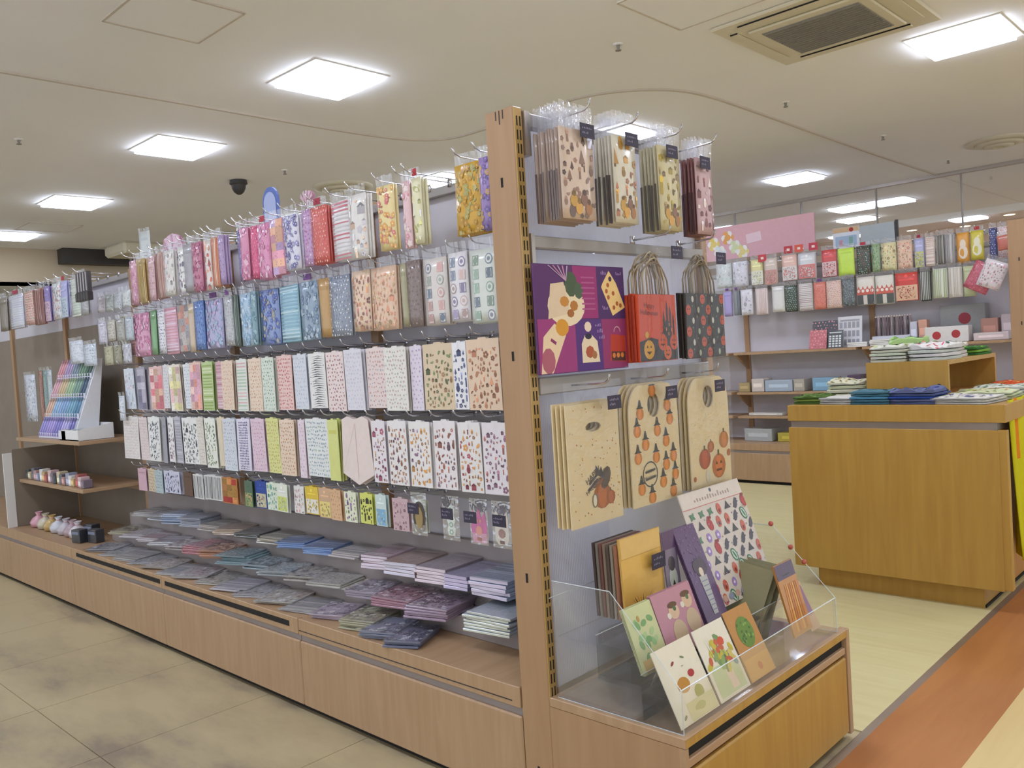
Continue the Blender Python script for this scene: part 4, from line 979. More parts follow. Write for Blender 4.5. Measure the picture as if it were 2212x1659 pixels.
# white hanging boxes and small packs of the left section, upper part
HP = [(-2.96, 1.635, .09, .085, 'd8dcdc', 'silver packet right below the dark combs'), (-3.07, 1.635, .09, .09, 'c8ccd0', 'pale grey packet below the dark combs'), (-3.18, 1.635, .09, .09, 'b8bcb8', 'grey green packet below the dark combs'), (-3.29, 1.635, .09, .085, 'd4ccd4', 'pale mauve packet left below the dark combs'),
      (-2.95, 1.50, .09, .12, 'c4ccd4', 'pale blue packet in the second row beside the olive one'), (-3.06, 1.50, .09, .12, 'b4b4ac', 'stone packet in the second row under the combs'), (-3.18, 1.50, .09, .11, 'cfc8bc', 'cream packet in the second row under the combs'), (-3.30, 1.50, .10, .12, 'd8d4e0', 'lilac packet in the second row under the combs'),
      (-3.00, 1.365, .09, .10, 'd0d0d8', 'small white packet above the first pale sheet'), (-3.12, 1.365, .09, .10, 'a09c84', 'khaki packet above the white tray'), (-3.24, 1.365, .10, .10, 'bcb898', 'olive packet right above the pen display'),
      (-3.50, 1.39, .16, .12, 'dce4ee', 'pale blue white packet above the pen display'), (-3.70, 1.42, .18, .13, 'e6ebf4', 'wide white packet above the pen display'),
      (-3.12, 1.10, .06, .13, 'dfe5ec', 'slim pale card hanging over the white tray'), (-4.55, 1.25, .18, .30, 'd8dce6', 'white printed sheet at the left picture edge'), (-4.34, 1.27, .05, .34, 'a87868', 'slim brown roll beside the pen display'), (-4.26, 1.27, .06, .34, '88a09c', 'slim grey green roll beside the pen display'), (-4.18, 1.27, .07, .34, 'c4ccd0', 'slim pale roll beside the pen display')]
for x, z, w_, h_, c, lb in HP:
    tag(packet('hanging_packet', w_, h_, 'icons' if 'sheet' in lb else 'dots', c, shade(c, .8), shade(c, 1.06), (x, .24, z), (0, 0, .05), .02, .008), lb, 'packet', 'hanging packets of the left section')
for k in range(5):
    t = MB()
    for j in range(1): t.box(-.012, .012, -.012, .012, -.11, 0, '3c3638'); t.box(-.014, .014, -.016, .014, -.15, -.105, '2c2628')
    o = t.build('hair_comb', 'gloss', None, bevel=.003, loc=(-3.17 - .036 * k, .14, 1.755)); tag(o, 'dark comb-like packet, %s of five hanging side by side' % ORD[k + 1], 'comb', 'dark combs hanging at left')
    MB().box(-.005, .005, -.0145, -.012, -.10, -.005, 'c8c0c4').build('stripe', 'gloss', o)
LS = ['7a6c78', 'd8b8b8', 'a85c58', 'c8a878', 'e0dcd8', '989cb0', 'b89088', '60606c', 'd0c0a0', '484c50']
for k in range(20):
    x = -3.38 - .048 * k; c = LS[k % 10]
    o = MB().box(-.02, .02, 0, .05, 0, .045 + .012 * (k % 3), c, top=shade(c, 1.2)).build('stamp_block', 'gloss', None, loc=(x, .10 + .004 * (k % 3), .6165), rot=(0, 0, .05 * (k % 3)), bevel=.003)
    MB().box(-.013, .013, -.0012, 0, .012, .035, shade(c, 1.35)).build('sticker', 'paper', o)
    tag(o, 'small stamp block, %s along the lower left shelf' % ORD[k + 1], 'stamp', 'stamp blocks on the lower left shelf')
BG = [(-4.22, 'e0a8b8', 'pink'), (-4.10, 'd0c8b0', 'cream'), (-3.99, 'c8a868', 'amber'), (-3.88, 'd4d4dc', 'silver'), (-3.76, 'c8c0c8', 'pearl'), (-3.66, 'b8a0a8', 'mauve'), (-3.58, 'd8d0d4', 'white')]
for x, c, ds in BG:
    mb = MB(); mb.lathe([(.001, 0), (.045, .004), (.052, .03), (.036, .055), (.012, .07), (.022, .09)], 10, c)
    o = mb.build('treat_bag', 'gloss', None, True, loc=(x, .13, .3265)); tag(o, 'tied %s treat bag on the base of the left section' % ds, 'bag', 'tied bags at the far left')
    MB().lathe([(.013, .066), (.015, .07), (.013, .074)], 10, 'c89098').build('tie', 'paper', o)
for k, (x, y) in enumerate(((-3.42, .06), (-3.33, .11), (-3.52, .16))):
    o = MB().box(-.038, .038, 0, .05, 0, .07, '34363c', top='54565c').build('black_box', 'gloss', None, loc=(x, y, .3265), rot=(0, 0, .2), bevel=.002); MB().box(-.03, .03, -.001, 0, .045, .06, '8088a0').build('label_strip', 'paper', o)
    tag(o, 'small black box, %s, beside the fanned pink sheets at left' % ['nearest', 'right-hand', 'rear'][k], 'box', 'small black boxes at left')

# ------------------------------------------------------------------ end unit
E = empty('end_display', (0, 0, 0)); tag(E, 'wooden end shelving unit with slotted post facing the walkway', 'shelving')
post = obox('post', -.098, 0, 0, .035, .0, 1.80, 'woodv', E, bevel=.003)
obox('post', -.098, 0, .845, .88, .0, 1.80, 'woodv', E, bevel=.003)
strip = obox('slot_strip', 0, .0035, .001, .027, .312, 1.795, 'brass', post)
m_slot = MB().box(0, .0008, -.0019, .0019, -.012, .012).mesh('slot'); m_slot.materials.append(MT['black'])
for k in range(43):
    for y in (.009, .020):
        o = bpy.data.objects.new('slot', m_slot); COL.objects.link(o); o.parent = post; o.location = (.0035, y, .335 + .034 * k)
for z in (1.62, 1.185, .62, .12):
    obox('peg_slot', -.054, -.047, -.001, .0005, z - .012, z + .012, 'black', post)
for x in (-.06, -.048, -.036): obox('cap_notch', x, x + .003, -.001, .0005, 1.775 - (.012 if x == -.048 else 0), 1.797, 'dark', post)
obox('back_panel', -.03, -.022, .035, .845, .325, 1.775, 'ribbed', E)
rA = empty('rail', (.0, 0, 1.77)); rA.parent = E
MB().box(-.02, .006, .036, .845, -.018, .018).build('rail_bar', 'rail', rA, bevel=.003); MB().box(-.02, .010, .031, .05, -.09, .02).build('rail_bracket', 'alu', rA)
rB = empty('rail', (.0, 0, 1.468)); rB.parent = E
MB().box(-.02, .006, .036, .845, -.016, .016).build('rail_bar', 'rail', rB, bevel=.003); MB().box(-.02, .008, .031, .044, -.2, .02).build('rail_bracket', 'alu', rB)
rC = empty('rail', (.0, 0, 1.105)); rC.parent = E
MB().box(-.02, .006, .036, .845, -.022, .022).build('rail_bar', 'rail', rC, bevel=.003)
# base of the end unit
obox('base_body', .0005, .38, 0, .876, .016, .30, 'woodv', E)
obox('base_plinth', -.09, .37, .01, .87, 0, .018, 'black', E)
obox('side_edge', .37, .398, .868, .888, .012, .324, 'wood', E, bevel=.002)
obox('drawer_front', .38, .396, .012, .862, .02, .243, 'amber', E, bevel=.004)  # same laminate as the sides, warm light put in as amber
obox('drawer_pull', .378, .394, .012, .862, .252, .272, 'wood', E, bevel=.002)
obox('drawer_slot', .378, .384, .012, .862, .272, .300, 'black', E)
obox('side_edge', .38, .396, .0, .012, .016, .30, 'wood', E)
obox('top_board', .0005, .397, 0, .87, .300, .324, 'wood', E, bevel=.002)
obox('front_edging', .394, .3985, .002, .868, .303, .321, 'amber', E)  # amber here too stands for warm light on the front face

def gift_bag(name, y0, y1, zt, h, b, c1, c2, kind, x, label, group, n, dx, rearcol, tagpos=None, custom=None, flap=.062, sc=1.4):
    yc, w_ = (y0 + y1) / 2, y1 - y0
    o = packet(name, w_, h, kind, b, c1, c2, (x, yc, zt), (0, 0, PI / 2), flap, .004, sc=sc)
    tag(o, label, 'gift bag', group)
    if custom:
        P = Print(w_, h, print_map(w_, h, .0055, .004), 5); custom(P, w_, h); P.mb.build('printed_figures', 'gloss', o)
    rear = None; r = random.Random(int(y0 * 1000))
    for k in range(1, n):
        loc = (x - dx * k, yc + r.uniform(-.004, .003), zt - r.uniform(0, .004)); rot = (r.uniform(-.02, .02), 0, PI / 2 + r.uniform(-.04, .04))
        if rear is None:
            rear = packet(name, w_, h, 'plain', rearcol[0], rearcol[0], rearcol[0], loc, rot, flap, .003); q = rear
            e = MB().box(-w_ / 2 - .0012, -w_ / 2, -.003, .003, -h, -h * .45, rearcol[1]).build('printed_edge', 'gloss', rear)
        else: q = dup(rear, loc, rot)
        tag(q, '%s spare behind the %s' % (ORD[k], label), 'gift bag', 'spares of the ' + label)
    return o
def figs(P, w, h):
    for u, v, c in ((.3, .2, 'c89838'), (.62, .22, '8c6450'), (.45, .12, 'd8a040'), (.75, .12, 'a87038')):
        P.disc(w * u, h * v, w * .11, c, h * .07, n=10); P.disc(w * u, h * (v + .08), w * .06, shade(c, .6), n=8)
gift_bag('clear_gift_bag', .05, .178, 1.735, .222, 'd8c0ac', '8c6c5c', '5c4840', 'icons', .10, 'brown spotted clear gift bag on the top hook nearest the post', 'front gift bags on the end display', 8, .0115, ('a89488', '6c5c58'), custom=figs)
gift_bag('clear_gift_bag', .262, .362, 1.745, .228, 'dcd4c0', 'b88c48', 'c88058', 'motif', .10, 'pale clear gift bag with orange figures, second top hook', 'front gift bags on the end display', 6, .011, ('ccc4b4', '5c5450'), custom=figs)
gift_bag('clear_gift_bag', .47, .578, 1.745, .235, 'd0c498', 'a89038', '7c6848', 'motif', .10, 'olive yellow clear gift bag, third top hook', 'front gift bags on the end display', 6, .0115, ('bcb498', '5a5248'), custom=figs)
gift_bag('clear_gift_bag', .665, .755, 1.735, .225, 'c8a4a8', '7c4848', 'd8c8c0', 'motif', .10, 'dark red and clear gift bag, fourth top hook', 'front gift bags on the end display', 5, .012, ('7c4c4c', '4c2828'), custom=None)
hm = hook_mesh(.15, .0028)
for y in (.115, .315, .525, .71): add_hook(hm, (.002, y, .002), rA, PI / 2)
hm2 = hook_mesh(.13, .0028)
for y in (.47, .71): add_hook(hm2, (.002, y, .025), rB, PI / 2)
for y in (.155, .42, .685): add_hook(hm2, (.002, y, -.005), rC, PI / 2)
for k, (y, z) in enumerate(((.140, 1.748), (.328, 1.752), (.52, 1.745), (.695, 1.735))): price_tag((.118, y, z), PI / 2, 'dark price tag on the %s top hook of the end display' % ORD[k + 1])
for k, (y, z) in enumerate(((.505, 1.462), (.745, 1.455))): price_tag((.125, y, z), PI / 2, 'dark price tag above the %s bag' % ['orange castle', 'black pumpkin'][k])
for k, (y, z) in enumerate(((.19, 1.07), (.455, 1.075), (.715, 1.075))): price_tag((.115, y, z), PI / 2, 'dark price tag over the %s cream bag' % ORD[k + 1])

# poster
o = MB().box(-.185, .185, -.003, .003, 0, .276, '5a2e66').build('poster', 'paper', None, loc=(.028, .19, 1.134), rot=(0, 0, PI / 2)); tag(o, 'purple and magenta halloween gift bag poster beside the post', 'poster')
W_, H_ = .37, .276
P = Print(W_, H_, lambda u, v, e: (u - .185, -.0036 - e, v), 11)
def PP(pts, c): P.poly([(a * W_, b * H_) for a, b in pts], c)
PP([(.0, 0), (.40, 0), (.42, .5), (.0, .5)], '9c3a78'); PP([(.42, .5), (.67, .5), (.67, 1), (.40, 1)], '9c3070'); PP([(.67, .5), (1, .5), (1, 1), (.67, 1)], '4c2a62')
PP([(.40, 0), (.70, 0), (.70, .49), (.40, .49)], '543078'); PP([(.70, 0), (1, 0), (1, .49), (.70, .49)], '943468')
P.disc(W_ * .32, H_ * .62, W_ * .20, 'ecd8b4', H_ * .19, n=18); PP([(.02, .0), (.14, .0), (.30, .36), (.18, .46), (.06, .34)], 'ead0aa'); PP([(.12, .5), (.16, .82), (.30, .84), (.36, .55)], 'e0c8a8')
P.disc(W_ * .38, H_ * .82, W_ * .07, '4a5c40', H_ * .12, n=10); P.disc(W_ * .46, H_ * .76, W_ * .05, '506048', H_ * .08, n=8); P.disc(W_ * .30, H_ * .66, W_ * .05, 'c88838', H_ * .05); P.disc(W_ * .40, H_ * .62, W_ * .045, 'b87830', H_ * .05); P.disc(W_ * .26, H_ * .42, W_ * .07, 'd89830', H_ * .08, n=12)
P.disc(W_ * .36, H_ * .55, W_ * .04, 'a86830', H_ * .04); P.disc(W_ * .10, H_ * .12, W_ * .07, 'b06070', H_ * .12, n=10); P.rect(W_ * .13, H_ * .28, W_ * .19, H_ * .31, '8c3060', -.5)
PP([(.74, .84), (.82, .96), (.90, .84), (1.0, .60), (.84, .52), (.72, .80)], 'ecc884')
for u, v in ((.80, .82), (.86, .74), (.80, .70), (.90, .64), (.86, .60), (.94, .62), (.78, .76)): P.disc(W_ * u, H_ * v, W_ * .018, 'b05c28', n=7)
P.disc(W_ * .83, H_ * .88, W_ * .02, '4c3048'); PP([(.46, .08), (.66, .08), (.64, .28), (.58, .34), (.50, .34), (.46, .26)], 'e8d4b4'); P.disc(W_ * .54, H_ * .42, W_ * .04, 'ecd4bc', H_ * .05, n=9); P.disc(W_ * .54, H_ * .33, W_ * .04, '30283c', H_ * .03)
P.disc(W_ * .55, H_ * .18, W_ * .05, 'b05838', H_ * .06); P.disc(W_ * .60, H_ * .15, W_ * .03, 'a87040'); PP([(.78, .08), (.98, .06), (.98, .32), (.80, .34)], 'b83c28'); PP([(.80, .08), (.97, .07), (.97, .16), (.80, .17)], '50302c')
for u in (.83, .88, .93): P.disc(W_ * u, H_ * .13, W_ * .02, 'd88038', n=8)
P.ring(W_ * .88, H_ * .36, W_ * .035, W_ * .042, 'c8a8b0', 10, 0, PI)
for (u, v) in ((.72, .92), (.90, .92), (.72, .58), (.62, .42), (.64, .36), (.66, .30)): P.scribble(W_ * u, H_ * v, W_ * (u + .07), H_ * (v + .04), '9c80b0', 4)
for k in range(7): P.rect(W_ * .49, H_ * (.58 + .05 * k), W_ * .64, H_ * (.595 + .05 * k), 'b05888')
for k in range(5): PP([(.14 + .05 * k, .99), (.155 + .05 * k, .99), (.33, .85), (.32, .85)], ['b8a0b8', 'c888a8'][k % 2])
P.mb.build('printed_photo', 'paper', o)

# text helper
def text_part(s, size, col, parent, loc, rot, align='CENTER', name='lettering'):
    cu = bpy.data.curves.new(name, 'FONT'); cu.body = s; cu.size = size; cu.align_x = align; cu.extrude = 0.0
    tmp = bpy.data.objects.new(name, cu); me = bpy.data.meshes.new_from_object(tmp); bpy.data.objects.remove(tmp); bpy.data.curves.remove(cu)
    at = me.color_attributes.new('Col', 'FLOAT_COLOR', 'CORNER'); c = lin(col); at.data.foreach_set('color', list(c) * len(at.data))
    me.materials.clear(); me.materials.append(MT['paper'])
    o = bpy.data.objects.new(name, me); COL.objects.link(o); o.parent = parent; o.location = loc; o.rotation_euler = rot; return o

# handled paper bags: orange castle bag and black pumpkin bag
def handled_bag(name, y0, y1, z0, z1, x, n, dx, b, side, fn, label, group, cord):
    yc, w_, h = (y0 + y1) / 2, y1 - y0, z1 - z0
    for k in range(n):
        mb = MB(); t = .008; mb.box(-w_ / 2, w_ / 2, -t / 2, t / 2, 0, h, side if k else b, front=b)
        o = mb.build(name, 'paper', None, loc=(x - dx * k, yc - .003 * (k % 2), z0 + .002 * (k % 3)), rot=(0, 0, PI / 2), bevel=.0015)
        if k == 0:
            tag(o, label, 'gift bag', group); P = Print(w_, h, lambda u, v, e: (u - w_ / 2, -.0047 - e, v), 17); fn(P, w_, h); P.mb.build('printed_picture', 'paper', o)
        else: tag(o, '%s spare behind the %s' % (ORD[k], label), 'gift bag', 'spares behind the ' + label)
        for q in range(3 if k < 4 else 1):
            s_ = .036 + .017 * q + .002 * k; H2 = .115 - .012 * q + .004 * (k % 2)
            path = [(-s_, 0, h - .01)] + [(-s_ * math.cos(a * PI / 10) * (1 - .0 * a), .004 * math.sin(a), h + H2 * math.sin(a * PI / 10) ** .7) for a in range(1, 10)] + [(s_, 0, h - .01)]
            MB().tube(path, .0026, 5, cord[(q + k) % len(cord)]).build('cord_handle', 'cloth', o, True)
    f = MB(); hh = z1 - z0 + .155
    for q in range(6):
        a = q / 6 - .5; c = (q + 1) / 6 - .5; f.face([(a * w_ * 1.04, -.007 - .003 * (q % 2), -.002), (c * w_ * 1.04, -.007 - .003 * ((q + 1) % 2), -.002), (c * w_ * .95, -.009 - .005 * ((q + 1) % 2), hh), (a * w_ * .95, -.009 - .005 * (q % 2), hh)])
    first = [o_ for o_ in bpy.data.objects if o_.get('label') == label][0]
    f.build('clear_sleeve', 'film_bag', first)
def castle(P, w, h):
    P.rect(0, 0, w, h * .30, '332c2a'); P.poly([(0, .30 * h), (w * .3, h * .36), (w * .6, h * .3), (w, h * .34), (w, .2 * h), (0, .2 * h)], '332c2a')
    for u, b_, t_, w2 in ((.66, .25, .62, .05), (.75, .25, .78, .045), (.83, .25, .70, .05), (.91, .25, .58, .04), (.74, .2, .5, .22)):
        P.rect(w * (u - w2 / 2), h * b_, w * (u + w2 / 2), h * t_, '3c3432'); P.poly([(w * (u - w2 * .6), h * t_), (w * (u + w2 * .6), h * t_), (w * u, h * (t_ + .14))], '3c3432')
    for u, v in ((.70, .45), (.78, .52), (.84, .44), (.76, .38)): P.rect(w * u, h * v, w * (u + .025), h * (v + .05), 'd88038')
    def pk(u, v, r_, c):
        P.disc(w * u, h * v, w * r_, c, w * r_ * 1.05, n=14); P.rect(w * (u - .012), h * v + w * r_, w * (u + .012), h * v + w * r_ * 1.3, '4c5030')
        for s in (-1, 1): P.poly([(w * (u + s * r_ * .5), h * v + w * r_ * .2), (w * (u + s * r_ * .15), h * v + w * r_ * .2), (w * (u + s * r_ * .33), h * v + w * r_ * .5)], '4a2818')
        P.poly([(w * (u - r_ * .5), h * v - w * r_ * .2), (w * (u + r_ * .5), h * v - w * r_ * .2), (w * u, h * v - w * r_ * .55)], '4a2818')
    pk(.24, .18, .135, 'd8a030'); pk(.60, .28, .12, 'd0582c'); pk(.90, .27, .11, 'cc5830'); pk(.72, .12, .10, 'd4642c'); P.disc(w * .2, h * .4, w * .05, 'd8a838')
def pumps(P, w, h):
    r = random.Random(4)
    for j in range(6):
        for i in range(4):
            u = (i + .5 + (.25 if j % 2 else -.2)) / 4 * w; v = (j + .5) / 6 * h
            if (i + j) % 2 == 0: P.disc(u, v, w * .065, 'c85838', w * .07, n=10); P.rect(u - .002, v + w * .06, u + .002, v + w * .085, '607048'); P.disc(u - w * .02, v + w * .01, w * .012, '3c2420', n=5); P.disc(u + w * .02, v + w * .01, w * .012, '3c2420', n=5)
            else: P.disc(u, v, w * .03, ['d8d4c8', 'b8c0a8'][i % 2], w * .045, n=7)
            P.disc(u + w * .1, v + h * .06, w * .014, '788068', n=5)
handled_bag('paper_bag', .375, .565, 1.145, 1.332, .068, 5, .011, 'd4502c', 'b03c24', castle, 'orange paper gift bag with a dark castle and pumpkins', 'handled halloween bags', ('b8a07c', 'd8c8a4', '9c8868'))
handled_bag('paper_bag', .615, .838, 1.143, 1.336, .068, 3, .011, '3c3632', '2c2826', pumps, 'black paper gift bag printed with small orange pumpkins', 'handled halloween bags', ('a8967c', 'c0b090', '8c7c60'))
ob = [o_ for o_ in bpy.data.objects if o_.get('label') == 'orange paper gift bag with a dark castle and pumpkins'][0]
text_part('Happy\nHalloween', .020, '8c3424', ob, (-.04, -.0052, .150), (PI / 2, .06, 0))

# cream die-cut bags
def cream_bag(y0, y1, z0, z1, shape, fn, label, n=4):
    yc, w_, h = (y0 + y1) / 2, y1 - y0, z1 - z0
    if shape == 'slot':
        out = [(-w_ / 2, 0), (w_ / 2, 0), (w_ / 2, h), (-w_ / 2, h)]; hole = [(.032 * math.cos(a * PI / 7), h * .80 + .012 * math.sin(a * PI / 7)) for a in range(14)]
    else:
        out = [(-w_ / 2, 0), (w_ / 2, 0), (w_ / 2, h * .74)] + [(w_ * (.5 - .5 * (1 - math.cos(a * PI / 16)) * .5), h * (.74 + .26 * math.sin(a * PI / 16))) for a in range(1, 8)]
        out += [(-x, z) for x, z in out[:1:-1]]
        hole = [(.03 * math.cos(a * PI / 7), h * .82 + .034 * math.sin(a * PI / 7)) for a in range(14)]
    first = None
    for k in range(n):
        if first is None:
            o = MB().plate(out, [hole], .004, 'e6d2a6').build('cream_bag', 'paper', None, loc=(.07, yc, z0), rot=(0, 0, PI / 2)); first = o
            tag(o, label, 'gift bag', 'cream halloween bags'); P = Print(w_, h, lambda u, v, e: (u - w_ / 2, -.0026 - e, v), 23); fn(P, w_, h); P.mb.build('printed_picture', 'paper', o)
        else:
            o = dup(first, (.07 - .013 * k, yc - .002 * k, z0 + .003 * (k % 2)), (0, 0, PI / 2 + .01 * (k % 2)), kids=False); tag(o, '%s spare behind the %s' % (ORD[k], label), 'gift bag', 'spares behind the ' + label)
    f = MB()
    for q in range(5):
        a, c = q / 5 - .5, (q + 1) / 5 - .5; f.face([(a * w_ * 1.08, -.006 - .002 * (q % 2), -.006), (c * w_ * 1.08, -.006 - .002 * ((q + 1) % 2), -.006), (c * w_ * 1.08, -.007 - .003 * ((q + 1) % 2), h + .055), (a * w_ * 1.08, -.007 - .003 * (q % 2), h + .055)])
    f.build('clear_sleeve', 'film_bag', first); return first
def pump(P, u, v, r, c='b8743c'):
    P.disc(u, v, r, c, r * .95, n=14); P.disc(u, v, r * .5, shade(c, 1.15), r * .9, n=10); P.rect(u - r * .12, v + r * .8, u + r * .12, v + r * 1.25, '5a5a38')
def face_on(P, u, v, r):
    for s in (-1, 1): P.poly([(u + s * r * .5, v + r * .15), (u + s * r * .15, v + r * .15), (u + s * r * .32, v + r * .45)], '5a3820')
    P.rect(u - r * .4, v - r * .4, u + r * .4, v - r * .22, '5a3820')
def f1(P, w, h):
    r = P.r
    for k in range(90):
        u, v = r.uniform(.04, .96) * w, r.uniform(.03, .97) * h
        if abs(u - w / 2) < .045 and abs(v - h * .8) < .025: continue
        P.disc(u, v, r.uniform(.0014, .0026), r.choice(['c8843c', '8c7c5c', 'c06048', 'b0a070']), n=6)
    pump(P, w * .60, h * .22, w * .17, 'a86438'); pump(P, w * .76, h * .19, w * .09, 'a05c3c'); P.disc(w * .68, h * .36, w * .09, '5c5048', h * .10, rot=-.5, n=10); P.poly([(w * .48, h * .40), (w * .66, h * .36), (w * .60, h * .46), (w * .56, h * .42), (w * .50, h * .48)], '4c4850')
    P.disc(w * .45, h * .19, w * .055, '6c705c', h * .06, n=10); P.disc(w * .45, h * .19, w * .035, 'e6dcc0', h * .05, n=10); P.disc(w * .52, h * .33, w * .12, '8c5c3c', h * .03, rot=.3)
    P.rect(w * .34, h * .36, w * .56, h * .385, '50484c', .55); P.rect(w * .32, h * .31, w * .54, h * .335, '50484c', .55)
def f2(P, w, h):
    pts = [(.15, .62), (.55, .60), (.82, .68), (.30, .50), (.72, .50), (.14, .40), (.50, .38), (.86, .36), (.18, .14), (.62, .16), (.88, .20), (.38, .05), (.82, .06), (.70, .30), (.22, .76), (.78, .80), (.48, .94)]
    for u, v in pts:
        pump(P, w * u, h * v, w * .074, 'c8803c'); P.poly([(w * (u - .075), h * v + w * .06), (w * (u + .075), h * v + w * .06), (w * (u + .035), h * v + w * .085), (w * (u + .012), h * v + w * .16), (w * (u - .012), h * v + w * .16), (w * (u - .035), h * v + w * .085)], '3c4040')
    for k in range(40): P.disc(P.r.random() * w, P.r.random() * h * .7, .0015, 'c8a868', n=5)
    P.ring(w * .36, h * .25, w * .135, w * .15, '4c5050', 18)
    for k in (-1, 0): P.rect(w * .26, h * .25 + k * .02 + .006, w * .46, h * .25 + k * .02 + .012, '4c5050', .1)
def f3(P, w, h):
    for k in range(60): P.disc(P.r.uniform(.04, .96) * w, P.r.uniform(.3, .75) * h, .0015, P.r.choice(['a8a080', 'b89068', 'c8b080']), n=5)
    pump(P, w * .68, h * .17, w * .17, 'bc6c34'); face_on(P, w * .68, h * .17, w * .17); pump(P, w * .34, h * .26, w * .14, 'a8583c'); pump(P, w * .84, h * .40, w * .12, 'b87840'); pump(P, w * .50, h * .36, w * .08, 'a86840'); P.disc(w * .4, h * .1, w * .06, 'd8d0b8', h * .06); P.disc(w * .08, h * .10, w * .035, 'b06038'); P.disc(w * .95, h * .27, w * .05, 'b06c38')
b1 = cream_bag(.045, .258, .745, 1.055, 'slot', f1, 'cream die-cut bag with a cat on a pumpkin stack')
b2 = cream_bag(.305, .545, .752, 1.085, 'arch', f2, 'cream arched bag covered in hatted pumpkins')
b3 = cream_bag(.60, .832, .752, 1.085, 'arch', f3, 'cream arched bag with a pumpkin pile in the corner')
text_part('HAPPY', .022, '50484c', b1, (-.01, -.0034, .118), (PI / 2, -.5, 0)); text_part('HALLOWEEN', .017, '50484c', b1, (.003, -.0034, .100), (PI / 2, -.5, 0))
text_part('HAPPY', .013, '4c5050', b2, (-.034, -.0034, .088), (PI / 2, 0, 0)); text_part('HALLOWEEN', .010, '4c5050', b2, (-.034, -.0034, .072), (PI / 2, 0, 0))
# ------------------------------------------------------------------ acrylic display on the end base
A = empty('acrylic_display', (.02, .012, .3245)); tag(A, 'clear acrylic stepped card display on the end unit base', 'display stand')
sidep = [(0, 0), (.365, 0), (.365, .10), (.18, .295), (0, .295)]
for y in (0, .82):
    MB().prism(sidep, .004, 'y', 'ffffff', y).build('side_wall', 'acrylic', A)
    m = MB()
    for a, b in zip(sidep, sidep[1:]): m.tube([(a[0], y + .002, a[1]), (b[0], y + .002, b[1])], .0013, 4)
    m.build('side_edge', 'edge', A)
MB().box(.361, .365, .004, .82, 0, .10).build('front_wall', 'acrylic', A); MB().tube([(.363, 0, .10), (.363, .824, .10)], .0016, 4).build('front_edge', 'edge', A)
MB().box(0, .361, .004, .82, 0, .003).build('tray_floor', 'acrylic', A)
for x, z in ((.255, .085), (.13, .155)):
    MB().box(x - .12, x, .004, .82, z, z + .003).build('step', 'acrylic', A); MB().box(x, x + .003, .004, .82, z - .08, z + .025).build('step_front', 'acrylic', A); MB().tube([(x, 0.004, z + .026), (x, .82, z + .026)], .0012, 4).build('step_edge', 'edge', A)
for y in (.14, .28, .42, .56, .70): MB().box(.02, .26, y, y + .002, .003, .10).build('divider', 'acrylic', A)
MB().tube([(-.01, .0, .25), (-.01, .3, .25)], .0015, 4).build('rear_edge', 'edge', A)
for k, (x, z) in enumerate(((.175, .30), (.235, .235), (.275, .195))): MB().lathe([(.001, .008), (.006, .006), (.008, 0), (.006, -.006), (.001, -.008)], 10, 'b85040', (x, .822, z)).build('red_clip', 'gloss', A, True)

def card(name, y0, y1, xb, zb, L, th, b, fn, label, cat='card', group=None, t=.002, rz=PI / 2, mat='paper', spares=0, spare_dx=.004):
    w_ = y1 - y0
    o = MB().box(-w_ / 2, w_ / 2, -t / 2, t / 2, 0, L, shade(b, .9), front=b).build(name, mat, None, loc=(xb, (y0 + y1) / 2, zb), rot=(-th, 0, rz)); tag(o, label, cat, group)
    if fn:
        P = Print(w_, L, lambda u, v, e: (u - w_ / 2, -t / 2 - .0007 - e, v), 31); fn(P, w_, L)
        if P.mb.f: P.mb.build('printed_picture', mat, o)
    for k in range(spares):
        d = dup(o, (xb - spare_dx * (k + 1), (y0 + y1) / 2, zb), (-th, 0, rz), kids=False); tag(d, '%s spare behind the %s' % (ORD[k + 1], label), cat, 'spares behind the ' + label)
    return o
def c_fruit(P, w, h):
    P.disc(w * .42, h * .46, w * .15, 'c08838', h * .10, n=14); P.disc(w * .68, h * .55, w * .08, 'b03c3c', h * .05, n=10); P.disc(w * .70, h * .30, w * .11, '98983c', h * .09, n=12)
    P.disc(w * .36, h * .76, w * .05, '8c4038', h * .02, rot=.4); P.disc(w * .62, h * .78, w * .05, '78885c', h * .015, rot=-.4); P.disc(w * .55, h * .68, w * .03, 'a8a890', h * .01); P.rect(w * .30, 0, w * .98, h * .24, 'd8d09c'); P.disc(w * .6, h * .14, w * .16, 'b8b470', h * .05, j=.2, n=12); P.disc(w * .18, h * .10, w * .05, '606848', h * .02, rot=.5)
def c_bouquet(P, w, h):
    P.rect(w * .08, h * .04, w * .92, h * .45, 'c0cc9c'); P.poly([(w * .5, h * .08), (w * .72, h * .08), (w * .66, h * .42), (w * .48, h * .42)], 'e4ccb8')
    for k in range(46):
        u, v = P.r.gauss(.52, .17), P.r.gauss(.56, .11); P.disc(w * min(max(u, .1), .9), h * v, w * P.r.uniform(.06, .12), P.r.choice(['7c9860', '688890', 'c8b848', 'c86848', '90a868', '607c5c', 'd0c070']), h * .045, rot=P.r.uniform(0, 3), n=7)
    P.disc(w * .68, h * .72, w * .10, 'd05840', h * .06, n=10)
    for u in (.3, .42, .36): P.poly([(w * u, h * .5), (w * (u + .02), h * .5), (w * (u - .08), h * .86)], '90a058')
def c_kraft(P, w, h):
    P.disc(w * .52, h * .64, w * .30, '6c8c40', h * .22, n=18)
    for k in range(26): P.disc(w * P.r.uniform(.3, .74), h * P.r.uniform(.5, .78), w * .04, P.r.choice(['587838', '88a858', '4c6c34']), h * .02, rot=P.r.uniform(0, 3), n=6)
    P.rect(0, 0, w, h * .30, 'd09c50'); P.disc(w * .52, h * .15, w * .08, 'c06838', n=10)
